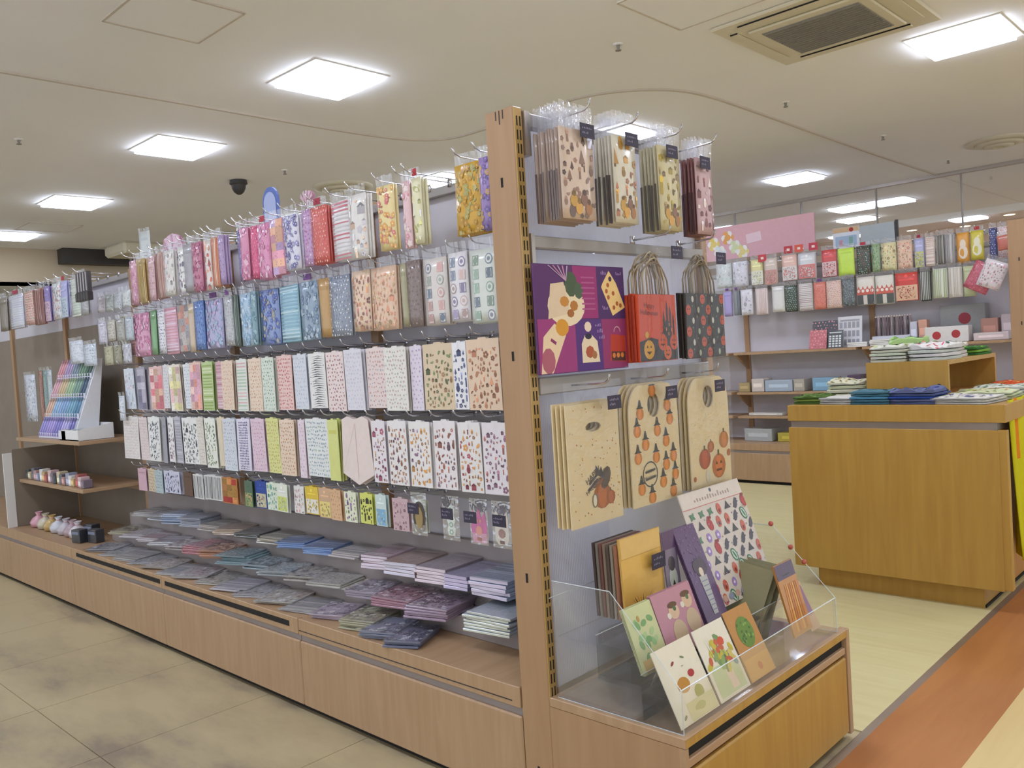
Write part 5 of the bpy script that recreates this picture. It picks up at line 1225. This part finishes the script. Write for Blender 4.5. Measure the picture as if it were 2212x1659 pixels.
def c_green(P, w, h):
    for k in range(18): P.disc(w * P.r.uniform(.2, .8), h * P.r.uniform(.2, .75), w * .11, P.r.choice(['98bc80', 'b0c890', '80a870', 'c8d0a0']), h * .05, rot=P.r.uniform(0, 3), n=8)
    P.rect(w * .1, 0, w * .95, h * .2, 'c8a868'); P.disc(w * .4, h * .8, w * .05, 'b89858', h * .05)
def c_pink(P, w, h):
    for u, v in ((.42, .66), (.80, .74)):
        P.disc(w * u, h * (v - .33), w * .17, 'c8b090', h * .2, n=12); P.disc(w * u, h * v, w * .13, 'd8b898', h * .12, n=12); P.disc(w * u, h * (v + .1), w * .12, '6c5038', h * .05, n=10); P.disc(w * (u - .14), h * (v - .04), w * .05, 'e0d8c8', h * .05); P.disc(w * (u + .03), h * (v + .04), w * .04, '5c7050')
    P.disc(w * .36, h * .14, w * .09, '90644c', h * .05)
def c_purple(P, w, h):
    for k in range(70): P.disc(w * P.r.random(), h * P.r.uniform(.4, 1), w * .02, P.r.choice(['8c6c98', 'a080a8', '5c4068']), n=5)
    P.disc(w * .55, h * .55, w * .30, '4c3c48', h * .10, n=12, j=.15); P.poly([(w * .42, h * .06), (w * .62, h * .06), (w * .72, h * .46), (w * .36, h * .46)], 'b4b4b0'); P.disc(w * .54, h * .5, w * .10, 'e0d0b8', h * .05)
    for k in range(7): P.rect(w * .40, h * (.1 + .05 * k), w * .68, h * (.11 + .05 * k), '84849c')
def c_grey(P, w, h):
    P.disc(w * .5, h * .35, w * .3, 'b8bcb0', h * .16, n=12); P.disc(w * .5, h * .55, w * .25, '50484c', h * .1, n=10); P.poly([(w * .3, h * .2), (w * .7, h * .2), (w * .5, h * .34)], '34302c'); P.rect(0, h * .75, w, h, '5c4068')
def c_sheet(P, w, h):
    P.rect(0, h * .86, w, h, 'ddd0c4'); P.rect(0, h * .853, w, h * .86, 'c8786c'); P.scribble(w * .2, h * .90, w * .8, h * .95, 'a89488', 14); P.disc(w * .5, h * .97, w * .02, '506068', n=6)
    for j in range(8):
        for i in range(7):
            u, v = w * (i + .5 + (.25 if j % 2 else -.2)) / 7, h * .84 * (j + .5) / 8; q = w * .052; k = P.r.randint(0, 6)
            if k == 0: P.disc(u, v, q * .8, 'b03430', q * 1.1, n=10, rot=.4); P.disc(u, v + q, q * .4, '8c2c28', n=6); P.disc(u + q * .6, v + q * 1.1, q * .3, '8c2c28', n=5)
            elif k == 1: P.disc(u, v, q * .8, '3c7858', q * 1.25, n=10, rot=.5); P.disc(u, v, q * .55, 'c8d4c0', q * .95, n=10, rot=.5); P.disc(u, v, q * .25, '3c7858', q * .8, n=8, rot=.5)
            elif k == 2: P.disc(u, v, q * .55, '484450', q, n=8, rot=-.6); P.disc(u + q * .4, v + q * .7, q * .3, '484450', n=5); P.rect(u - q, v - q * .2, u + q, v, '484450', .4)
            elif k == 3: P.disc(u, v, q * .7, '9c80c0', q * .8, n=8); P.disc(u, v, q * .3, 'e8dcf0', n=6)
            elif k == 4: P.disc(u, v, q * .9, '548060', q * .3, n=6, rot=.8); P.disc(u, v, q * .9, '548060', q * .3, n=6, rot=-.5)
            elif k == 5: P.poly([(u - q, v - q * .4), (u + q, v - q * .4), (u + q * .4, v + q * .3), (u, v + q), (u - q * .4, v + q * .3)], '3c383c')
            else: P.disc(u, v, q * .7, 'c86048', q, n=9); P.disc(u, v - q * .3, q * .35, '802824', n=6)
    for k in range(40): P.disc(w * P.r.random(), h * .84 * P.r.random(), w * .008, P.r.choice(['8898b0', 'c89870', 'a888b8', '607080']), n=5)
    for k in range(9): P.disc(w * (.08 + .1 * k), h * .06, w * .04, P.r.choice(['a89090', '8c90a8', 'c8a090', 'a8a0c0']), h * .03, n=8)
card('greeting_card', .022, .186, .374, .330, .175, .44, 'e8dfc8', c_fruit, 'white greeting card with orange fruit, nearest the front corner', group='cards in the acrylic display')
card('greeting_card', .196, .338, .374, .330, .175, .44, 'e8e0cc', c_bouquet, 'white greeting card with a flower bouquet', group='cards in the acrylic display')
card('greeting_card', .346, .472, .374, .330, .180, .44, 'c08c50', c_kraft, 'brown kraft card with a green wreath oval', group='cards in the acrylic display')
card('greeting_card', .035, .146, .272, .425, .155, .36, 'cdd09c', c_green, 'pale green leafy card in the middle of the display', group='cards in the acrylic display', spares=2)
card('greeting_card', .148, .322, .274, .425, .160, .36, 'c08c98', c_pink, 'pink card with two figures in the middle of the display', group='cards in the acrylic display', spares=2)
def c_yellow(P, w, h):
    P.rect(0, h * .72, w, h, 'e4bc70'); P.rect(0, h * .71, w, h * .72, 'c89840')
    for k in range(9): P.poly([(w * (.30 + .03 * k), h * .02), (w * (.33 + .03 * k), h * .02), (w * (.16 + .075 * k), h * .17)], ['d89420', '6c5024'][k % 3 == 1])
card('yellow_envelope', .155, .335, .135, .52, .185, .05, 'e8b85c', c_yellow, 'yellow orange envelope pack standing behind the pink card', 'envelope', t=.006, mat='gloss')
for k in range(7):
    c = ['b0785c', 'a89c88', '6c5c54', 'a08c78', '8c5c54', '988c80', '5c4c48'][k]
    o = card('envelope_pack', .150, .325, .122 - .0115 * k, .50, .19, .03, c, None, 'envelope pack %s behind the yellow one' % ORD[k + 1], 'envelope', 'envelope packs standing in the display', t=.007)
price_tag((.150, .295, .645), PI / 2, 'dark price tag on the yellow envelope pack', .06, .04)
card('character_card', .335, .40, .150, .49, .20, .10, '84788c', c_grey, 'grey and violet card between the envelopes and the purple pack', t=.004, mat='gloss')
card('purple_pack', .395, .50, .225, .44, .262, .38, '644a70', c_purple, 'glossy purple pack with a bandaged figure', 'packet', t=.005, mat='gloss', spares=1, spare_dx=.008)
card('sticker_sheet', .475, .815, .205, .45, .33, .33, 'd4c8bc', c_sheet, 'large sticker sheet of red beetles and animals in the acrylic display', 'sticker sheet', t=.002, mat='gloss')
for k in range(3):
    o = MB().box(-.06, .06, -.002, .002, 0, .215, '34302c', front='94906c').build('black_edged_card', 'gloss', None, loc=(.195 + .006 * k, .575 + .028 * k, .345), rot=(-.45, .16, .06 * k)); tag(o, 'black-edged card leaning sideways, %s of three, right of the display' % ORD[k + 1], 'card', 'black-edged cards')
def c_orange(P, w, h):
    P.rect(0, h * .78, w, h, '54405c'); P.rect(w * .3, h * .82, w * .7, h * .84, '2c2828')
    for k in range(7): P.poly([(w * (.1 + .12 * k), h * .05), (w * (.2 + .12 * k), h * .05), (w * (.3 + .1 * k), h * .7), (w * (.24 + .1 * k), h * .7)], ['d07c28', 'e0a040', 'b86c28'][k % 3])
card('orange_bag', .625, .735, .355, .36, .20, .28, 'c08440', c_orange, 'orange treat bag with a violet header at the right of the display', 'packet', t=.006, mat='gloss')
card('spare_card', .74, .80, .352, .345, .14, .45, 'c09878', lambda P, w, h: P.rect(w * .1, h * .3, w * .9, h * .9, '8c6480'), 'small mauve card behind the orange treat bag', mat='gloss')

# ------------------------------------------------------------------ table of folded cloths
T = empty('display_table', (.02, 2.27, 0)); tag(T, 'amber wooden display table with a flush front panel', 'table')
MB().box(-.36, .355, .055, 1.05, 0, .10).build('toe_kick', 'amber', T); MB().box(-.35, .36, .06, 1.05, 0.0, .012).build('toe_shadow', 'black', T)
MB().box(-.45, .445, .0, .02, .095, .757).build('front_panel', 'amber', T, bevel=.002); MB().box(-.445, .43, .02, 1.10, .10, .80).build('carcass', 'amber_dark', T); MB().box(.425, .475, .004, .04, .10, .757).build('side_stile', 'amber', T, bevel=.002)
MB().box(-.44, .44, .012, 1.08, .757, .79).build('aluminium_channel', 'alu', T); MB().box(-.45, .475, -.002, 1.13, .788, .862).build('table_top', 'amber', T, bevel=.002)
B = empty('riser_box', (.04, 2.5, .863)); tag(B, 'open-sided amber wooden box on the cloth table', 'box')
MB().box(-.18, .18, 0, .02, 0, .178).build('front_board', 'amber', B, bevel=.001); MB().box(-.18, .18, .02, .74, .158, .178).build('top_board', 'amber', B, bevel=.001)
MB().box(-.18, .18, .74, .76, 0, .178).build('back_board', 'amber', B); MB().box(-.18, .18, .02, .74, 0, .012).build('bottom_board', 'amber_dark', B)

def cloth(w_, d, t, b, c1, c2, loc, rz, seed, wav=.004, kind='icons', layers=2):
    mb = MB(); nx, ny = 9, 7; c = lin(b); cs = lin(shade(b, .93))
    def zf(u, v): return t + wav * noise.noise((u * 3.1 + seed, v * 3.3, seed * .7)) - .25 * t * (max(abs(2 * u - 1), abs(2 * v - 1)) ** 8)
    def xy(u, v): return ((u - .5) * w_ + .006 * noise.noise((v * 4, seed, 1)), v * d + .006 * noise.noise((u * 4, seed, 2)))
    for j in range(ny):
        for i in range(nx):
            u, v = i / (nx - 1), j / (ny - 1); x, y = xy(u, v); mb.v.append((x, y, zf(u, v)))
    for j in range(ny - 1):
        for i in range(nx - 1): a = j * nx + i; mb.f.append((a, a + 1, a + nx + 1, a + nx)); mb.c.append(c)
    bd = [i for i in range(nx)] + [j * nx + nx - 1 for j in range(1, ny)] + [(ny - 1) * nx + i for i in range(nx - 2, -1, -1)] + [j * nx for j in range(ny - 2, 0, -1)]
    prev = bd; R = layers * 2
    for k in range(1, R + 1):
        cur = []; f = k / R; out = .004 if k % 2 else 0.
        for q in bd:
            x, y, z = mb.v[q]; r = math.hypot(x, y - d / 2) or 1; mb.v.append((x + x / r * out, y + (y - d / 2) / r * out, z * (1 - f))); cur.append(len(mb.v) - 1)
        for q in range(len(bd)): a, b2 = q, (q + 1) % len(bd); mb.f.append((prev[a], cur[a], cur[b2], prev[b2])); mb.c.append(cs)
        prev = cur
    mb.f.append(tuple(prev)); mb.c.append(cs)
    o = mb.build('folded_cloth', 'cloth', None, True, loc=loc, rot=(0, 0, rz))
    P = Print(w_ * .94, d * .94, lambda u, v, e: xy((u + .03 * w_) / w_, (v + .03 * d) / d) + (zf((u + .03 * w_) / w_, (v + .03 * d) / d) + .0016 + e,), seed)
    pattern(P, kind, b, c1, c2, 1.8)
    if P.mb.f: P.mb.build('printed_pattern', 'cloth', o)
    return o
def cloth_pile(n, x, y, z, w_, d, t, cols, desc, where, rz=0., kind='icons', wav=.004, topwav=.012):
    for k in range(n):
        b, c1, c2 = cols[k % len(cols)]; last = k == n - 1
        o = cloth(w_, d, t, b, c1, c2, (x + .004 * (k % 2), y - .003 * (k % 3), z + k * (t + .001)), rz + .03 * (k % 3 - 1), int(abs(x) * 90) + k * 3 + int(y * 7), topwav if last else .002, kind if last else 'plain')
        if last: tag(o, '%s on top, %s' % (desc, where), 'cloth', 'folded cloths')
        else: tag(o, '%s cloth up, under the %s' % (ORD[k + 1], desc.replace('folded ', '')), 'cloth', 'lower cloths under the %s %s' % (desc, where))
ZT = .8632
cloth_pile(3, -.345, 2.33, ZT, .15, .17, .012, [('5c7838', '88a850', '3c5828'), ('88a048', '607830', 'a8c060')], 'green leaf print folded cloth', 'front left corner of the table', .1)
cloth_pile(3, -.21, 2.31, ZT, .16, .17, .010, [('d8d4cc', 'b8c0b0', 'c8b8a8')], 'plain white folded cloth', 'second along the table front', -.1, 'plain', topwav=.006)
cloth_pile(5, -.25, 2.53, ZT, .17, .22, .018, [('e0dcc0', 'a8985c', '78885c'), ('d8d8b0', '90a060', 'c8b080')], 'cream floral folded cloth', 'behind the green cloth at left', .3, topwav=.02)
cloth_pile(5, -.055, 2.30, ZT, .165, .17, .011, [('4c7c8c', '88b060', 'c8a860'), ('5c8898', '3c6878', '88a8b0'), ('5c98b8', '88b868', 'c8b060')], 'teal blue folded cloth', 'middle of the table front', .04, topwav=.006)
cloth_pile(5, .125, 2.30, ZT, .185, .18, .011, [('5c6894', '48548c', '7880a8'), ('7078a0', '505890', '8890b0'), ('3450a0', 'c8ccdc', '5870b8')], 'royal blue folded cloth with white marks', 'right of the teal cloth', -.04, topwav=.030)
cloth_pile(3, .315, 2.29, ZT, .22, .20, .009, [('e4e0d8', '8888b0', 'a8b080'), ('e0dccc', '9090a8', 'c0a890')], 'white folded cloth with small violet sprigs', 'front right corner of the table', -.12, topwav=.008)
cloth_pile(3, .335, 2.53, ZT, .24, .22, .010, [('dce0b8', 'a8b870', 'c8a878'), ('d4dcb0', '90a860', 'b8b080')], 'pale green folded cloth', 'beside the open box', .05)
cloth_pile(3, .35, 2.78, ZT, .24, .22, .012, [('e4e6dc', 'a8b898', '88a088')], 'white folded cloth with grey green edge', 'behind the pale green cloth', -.05)
cloth_pile(2, .36, 3.03, ZT, .24, .25, .018, [('d8582c', 'e89048', 'c03c28')], 'orange red folded cloth', 'at the far right of the table', .1)
ZB = .863 + .1785
cloth_pile(5, -.045, 2.515, ZB, .15, .19, .014, [('dcdcc4', '505848', 'a8b090'), ('e0e0d0', 'a8b080', '687058'), ('dce4c8', 'b0c890', '90a870')], 'white folded cloth with green motifs', 'left on the open box', .1, topwav=.02)
cloth_pile(5, -.015, 2.72, ZB, .17, .2, .0185, [('b8d890', '90b868', 'd0e0a8'), ('c0e08c', '98c868', 'd8e8b0')], 'lime green folded cloth', 'at the back left on the open box', .3, topwav=.03)
cloth_pile(4, .115, 2.535, ZB, .145, .2, .016, [('dce0d4', '487048', 'a8b890'), ('ece8e4', 'c85868', '60886c')], 'white folded cloth with red and green flowers', 'right on the open box', -.1, topwav=.03)
cloth_pile(4, .12, 2.76, ZB, .15, .2, .016, [('e8e0d4', 'd89070', '78a060')], 'blush folded cloth with leaves', 'behind the red flower cloth', .15, topwav=.02)
cloth_pile(3, .13, 3.0, ZB, .15, .22, .013, [('487c3c', '98c848', '305828'), ('88b848', '3c6830', 'c0d870')], 'bright green folded cloth', 'far right end of the open box', 0.)
# yellow cloth hanging over the right end of the table
mb = MB(); ny, nz = 12, 10
for j in range(nz + 1):
    for i in range(ny + 1):
        v = j / nz; u = i / ny; mb.v.append((.482 + .018 * math.sin(u * 14 + v) * (.3 + v) + .012 * v, 2.36 + .34 * u * (1 - .1 * v), .872 - .66 * v + .05 * u * v))
K = ny + 1
for j in range(nz):
    for i in range(ny):
        a = j * K + i; cc = 'c8c020'
        if j < 4 and i in (3, 4): cc = 'd88020'
        if 4 <= j <= 5 and 6 <= i <= 8: cc = '4c8858'
        if j in (7, 8) and 6 <= i <= 9: cc = 'b05838'
        mb.f.append((a, a + 1, a + K + 1, a + K)); mb.c.append(lin(cc))
o = mb.build('hanging_cloth', 'cloth', None, True); s = o.modifiers.new('thick', 'SOLIDIFY'); s.thickness = .004; tag(o, 'yellow cloth with orange and green patches hanging off the table end', 'cloth')

# ------------------------------------------------------------------ rear gondola
BY = 4.82
SE2 = [-.07, -1.13, -2.21, -3.29, -4.37]
G2, R2 = gondola(BY, 'rear wooden shelf row with Christmas packets behind the cloth table', SE2, [(1.845, 'rail'), (1.615, 'rail')])
g2 = SE2[0]
for r, z in zip(R2, (1.845, 1.615)): r['ox'] = g2; r['z'] = z
hang_row(0, 1.845, 1.635, .23, BACK1, R2[0], YB - .012, BY, 'upper rear', ('hanging_packet', 'hanging packet', 'packet'), 'the right post', rearmax=1)
hang_row(1, 1.605, 1.395, .23, BACK2, R2[1], YB - .012, BY, 'lower rear', ('hanging_packet', 'hanging packet', 'packet'), 'the right post', rearmax=1)
for r in R2: del r['ox']; del r['z']
for k, (a, b) in enumerate(zip(SE2[:3], SE2[1:])):
    for z, y0 in ((1.075, .12), (.74, .14), (.54, .14)):
        s = obox('shelf', b + .024 - g2, a - .024 - g2, y0, YB, z - .02, z, 'wood', G2, bevel=.002)
    for z in (1.075, .74):
        MB().prism([(.2, z - .02), (YB, z - .02), (YB, z - .16)], .02, 'x', 'ffffff', b - .01 - g2).build('bracket', 'woodv', G2)
obox('back_board', SE2[3] - g2, -.0, YB - .004, YB + .002, .325, 1.38, 'panel', G2)
pe = obox('end_post', -.072, .03, BY - .005, BY + .035, 0, 1.86, 'woodv', bevel=.003); tag(pe, 'tall wooden end post of the rear shelf row at the right edge', 'post')
for z in (1.6, 1.18): obox('peg_slot', -.012, -.004, BY - .0065, BY - .004, z - .012, z + .012, 'dark', pe)
pe2 = obox('low_cabinet', .03, .42, BY, BY + .86, 0, .31, 'wood'); tag(pe2, 'low wooden end cabinet behind the table at right', 'cabinet')
tp = obox('header_board', .03, .05, BY + .04, BY + .85, .35, 1.86, 'ribbed'); tag(tp, 'translucent end panel behind the rear post', 'panel')
# signs on top
o = obox('pink_sign', -2.62, -1.57, BY + YB + .01, BY + YB + .022, 1.90, 2.19, 'paper', col='e0b0b8'); tag(o, 'long pink sign board with flower motifs above the rear shelves', 'sign')
P = Print(1.05, .29, lambda u, v, e: (-2.62 + u, BY + YB + .0085 - e, 1.90 + v), 3)
for u, v, c in ((.12, .15, 'e8d070'), (.26, .19, 'e8a860'), (.18, .07, 'dce4e8'), (.33, .10, 'd8e0b0'), (.40, .05, 'e8d890')):
    for k in range(6): P.disc(u + .035 * math.cos(k * 1.047), v + .035 * math.sin(k * 1.047), .028, 'f0ece8' if k % 2 else c, n=8)
    P.disc(u, v, .03, c, n=10)
P.rect(.44, .12, .58, .20, 'ecd0d8', .1); P.mb.build('printed_flowers', 'paper', o)
o = obox('photo_board', -1.42, -1.21, BY + YB + .01, BY + YB + .02, 1.86, 2.03, 'paper', col='dfe4ee'); tag(o, 'small photo board with a red dot above the rear shelves', 'sign')
P = Print(.21, .17, lambda u, v, e: (-1.42 + u, BY + YB + .0085 - e, 1.86 + v), 3); P.rect(.0, .13, .21, .17, 'd8b890'); P.disc(.15, .145, .018, 'b03430'); P.rect(.02, .02, .19, .10, 'a8c0d8'); P.rect(.05, .02, .08, .07, 'c898a8'); P.rect(.13, .02, .16, .09, '88b0a8'); P.mb.build('printed_photo', 'paper', o)
tag(obox('grey_board', -1.20, -.94, BY + YB + .01, BY + YB + .025, 1.80, 2.02, 'paper', col='b4bcc0'), 'plain grey blue board above the rear shelves', 'sign')
tag(obox('sign_pole', -.935, -.915, BY + YB + .01, BY + YB + .03, 1.75, 2.03, 'dark'), 'short black pole beside the grey board', 'pole')
for k, (x, c) in enumerate(((-1.93, 'c83038'), (-1.70, 'b82030'), (-1.61, 'd85038'), (-1.49, 'c02840'))):
    o = MB().box(-.035, .035, 0, .004, 0, .06, c).build('red_header', 'gloss', None, loc=(x, BY + .22, 1.86 - (.04 if k == 0 else 0)), rot=(0, 0, .1)); tag(o, 'red header card, %s from the left on the rear top hooks' % ORD[k + 1], 'card', 'red header cards'); MB().box(-.012, .012, -.001, 0, .02, .04, 'f0d8d0').build('mark', 'paper', o)
# goods on the rear shelves
def standing(name, x0, x1, y, z0, h, b, fn, label, cat, th=.15, t=.006, group=None):
    w_ = x1 - x0; o = MB().box(-w_ / 2, w_ / 2, 0, t, 0, h, shade(b, .85), front=b).build(name, 'gloss', None, loc=((x0 + x1) / 2, y, z0), rot=(-th, 0, 0)); tag(o, label, cat, group)
    P = Print(w_, h, lambda u, v, e: (u - w_ / 2, -.0008 - e, v), 9); fn(P, w_, h); P.mb.build('printed_grid', 'gloss', o); return o
def grid(c, n, m, top=.75):
    def f(P, w, h):
        for j in range(m):
            for i in range(n): P.rect(w * (.08 + .86 * i / n), h * (.06 + (top - .06) * j / m), w * (.08 + .86 * (i + .7) / n), h * (.06 + (top - .06) * (j + .7) / m), c)
        P.rect(w * .1, h * .84, w * .9, h * .9, c)
    return f
def dotsf(P, w, h): pattern(P, 'dots', 'd07078', 'f0a8a8', 'b85860', 1.6)
standing('calendar', -1.53, -1.39, BY + .14, 1.0765, .15, 'd07880', dotsf, 'pink dotted calendar leaning on the rear shelf', 'calendar', .2)
standing('calendar', -1.38, -1.26, BY + .14, 1.0765, .14, '484c50', grid('e0e4e4', 4, 5), 'dark calendar with pale squares on the rear shelf', 'calendar', .2)
standing('calendar', -1.54, -1.34, BY + .22, 1.0765, .22, '50545c', dotsf, 'dark speckled calendar behind the pink one', 'calendar', .15)
standing('calendar', -1.34, -1.15, BY + .24, 1.0765, .24, 'e4e2e6', grid('a8a8b0', 5, 3, .9), 'white calendar with grey pictures behind the dark one', 'calendar', .12)
BKS = ['e0dcdc', 'd8d4d8', 'c8ccd4', 'dcd8d0', 'd0d0d8', '98a0b0']
for q, (x, n) in enumerate(((-1.15, 3), (-.98, 4), (-.80, 4))):
    for k in range(n):
        o = MB().box(-.075, .075, 0, .13, 0, .011, BKS[(k + q) % 6], front='f0eeea').build('notebook', 'paper', None, loc=(x, BY + .14, 1.0765 + .012 * k), rot=(0, 0, .08 * (k % 3 - 1)), bevel=.001); MB().box(-.06, .06, .02, .11, .011, .0114, shade(BKS[k % 6], .85)).build('cover_print', 'paper', o)
        tag(o, 'pale notebook, %s from the bottom of the %s rear pile' % (ORD[k + 1], ['left', 'middle', 'right'][q]), 'notebook', 'notebooks on the rear shelf')
t = empty('stick_box', (-.93, BY + .26, 1.076)); tag(t, 'small white box of dark sticks on the rear shelf', 'box'); MB().box(-.15, .15, 0, .09, 0, .07, 'dcdce4').build('body', 'paper', t, bevel=.002)
for k in range(14):
    o = MB().tube([(0, 0, 0), (0, .004, .14)], .006, 6, ['5c4448', 'b8a0a0', '4c3c40', '988080', '6c5458'][k % 5]).build('stick', 'gloss', None, True, loc=(-1.06 + .0195 * k, BY + .30, 1.147)); MB().tube([(0, .004, .14), (0, .004, .152)], .007, 6, 'd8c8c0').build('tip', 'gloss', o, True)
    tag(o, 'dark thin stick, %s from the left in the rear white box' % ORD[k + 1], 'stick', 'sticks in the white box')
def cube(name, x0, x1, y0, y1, z0, z1, c, label, cat='box', fn=None, mat='gloss'):
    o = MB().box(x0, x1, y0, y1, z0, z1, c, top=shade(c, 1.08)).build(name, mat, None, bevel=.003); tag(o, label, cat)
    P = Print(x1 - x0, z1 - z0, lambda u, v, e: (x0 + u, y0 - .0008 - e, z0 + v), 5)
    if fn: fn(P, x1 - x0, z1 - z0)
    else: P.rect(P.w * .15, P.h * .35, P.w * .85, P.h * .65, shade(c, 1.15))
    P.mb.build('printed_label', 'paper', o); return o
def reddots(P, w, h): P.disc(w * .28, h * .45, h * .26, 'b83c40', n=12); P.disc(w * .72, h * .5, h * .26, 'b03c40', n=12)
cube('gift_box', -.66, -.37, BY + .14, BY + .24, 1.0765, 1.19, 'e4e0de', 'white box with two red dots on the rear shelf', fn=reddots)
cube('gift_box', -.60, -.30, BY + .3, BY + .4, 1.0765, 1.34, '8c8c8a', 'grey box with a dark red seal behind the dotted box', fn=lambda P, w, h: P.disc(w * .55, h * .62, h * .16, '8c3038', n=12))
cube('gift_box', -.74, -.68, BY + .26, BY + .33, 1.0765, 1.25, 'e0a890', 'peach upright carton left of the dotted box')
cube('gift_box', -.80, -.75, BY + .26, BY + .33, 1.0765, 1.24, 'd4d4e0', 'pale upright carton beside the peach one')
cube('gift_box', -.34, -.12, BY + .14, BY + .26, 1.0765, 1.13, 'dccccc', 'flat blush box at the right of the rear shelf')
cube('gift_box', -.33, -.22, BY + .29, BY + .36, 1.0765, 1.23, 'b88878', 'terracotta carton at the right of the rear shelf'); cube('gift_box', -.20, -.11, BY + .29, BY + .36, 1.0765, 1.25, 'c8b8b8', 'rose grey carton beside the rear post')
for x0, x1, z0, z1, c, lb in ((-2.06, -1.95, .7415, .85, 'd8ccc4', 'beige box on the second rear shelf'), (-1.94, -1.70, .7415, .835, 'aebccc', 'light blue box on the second rear shelf'), (-1.69, -1.60, .7415, .84, 'b8b0a4', 'putty box on the second rear shelf'), (-1.53, -1.36, .7415, .845, '88b0cc', 'aqua box on the second rear shelf'),
        (-1.34, -1.26, .7415, .83, '6c5c74', 'plum box on the second rear shelf'), (-1.25, -1.16, .7415, .86, '5c4c64', 'dark violet box on the second rear shelf'), (-2.18, -2.08, .7415, .82, 'b09c70', 'ochre box on the second rear shelf'),
        (-2.10, -1.80, .5415, .565, 'd8d4cc', 'flat white box on the third rear shelf'), (-1.70, -1.55, .5415, .59, 'e0dcd4', 'small white box on the third rear shelf'), (-2.15, -1.90, .3265, .43, 'b4b8b8', 'grey clear bin on the lowest rear board'), (-1.85, -1.60, .3265, .40, 'c0b048', 'yellow tray on the lowest rear board')):
    cube('storage_box', x0, x1, BY + .17, BY + .33, z0, z1, c, lb)
# tilted pink and white packets at the right of the rear rows
o = packet('hanging_packet', .16, .20, 'dots', 'cc6878', 'b85468', 'e08c98', (-.23, BY + .15, 1.60), (0, .5, 0), 0); tag(o, 'pink packet hanging askew near the rear post', 'packet')
o = packet('hanging_packet', .15, .19, 'icons', 'e8dede', 'd0a0a8', 'c8b0b0', (-.16, BY + .125, 1.61), (0, .42, 0), .03); tag(o, 'white packet hanging askew near the rear post', 'packet')
o = packet('hanging_packet', .09, .10, 'plain', 'd07868', 'e8c8b8', 'b85848', (-.12, BY + .12, 1.78), (0, -.1, 0), .02); tag(o, 'small red framed packet near the rear post', 'packet')
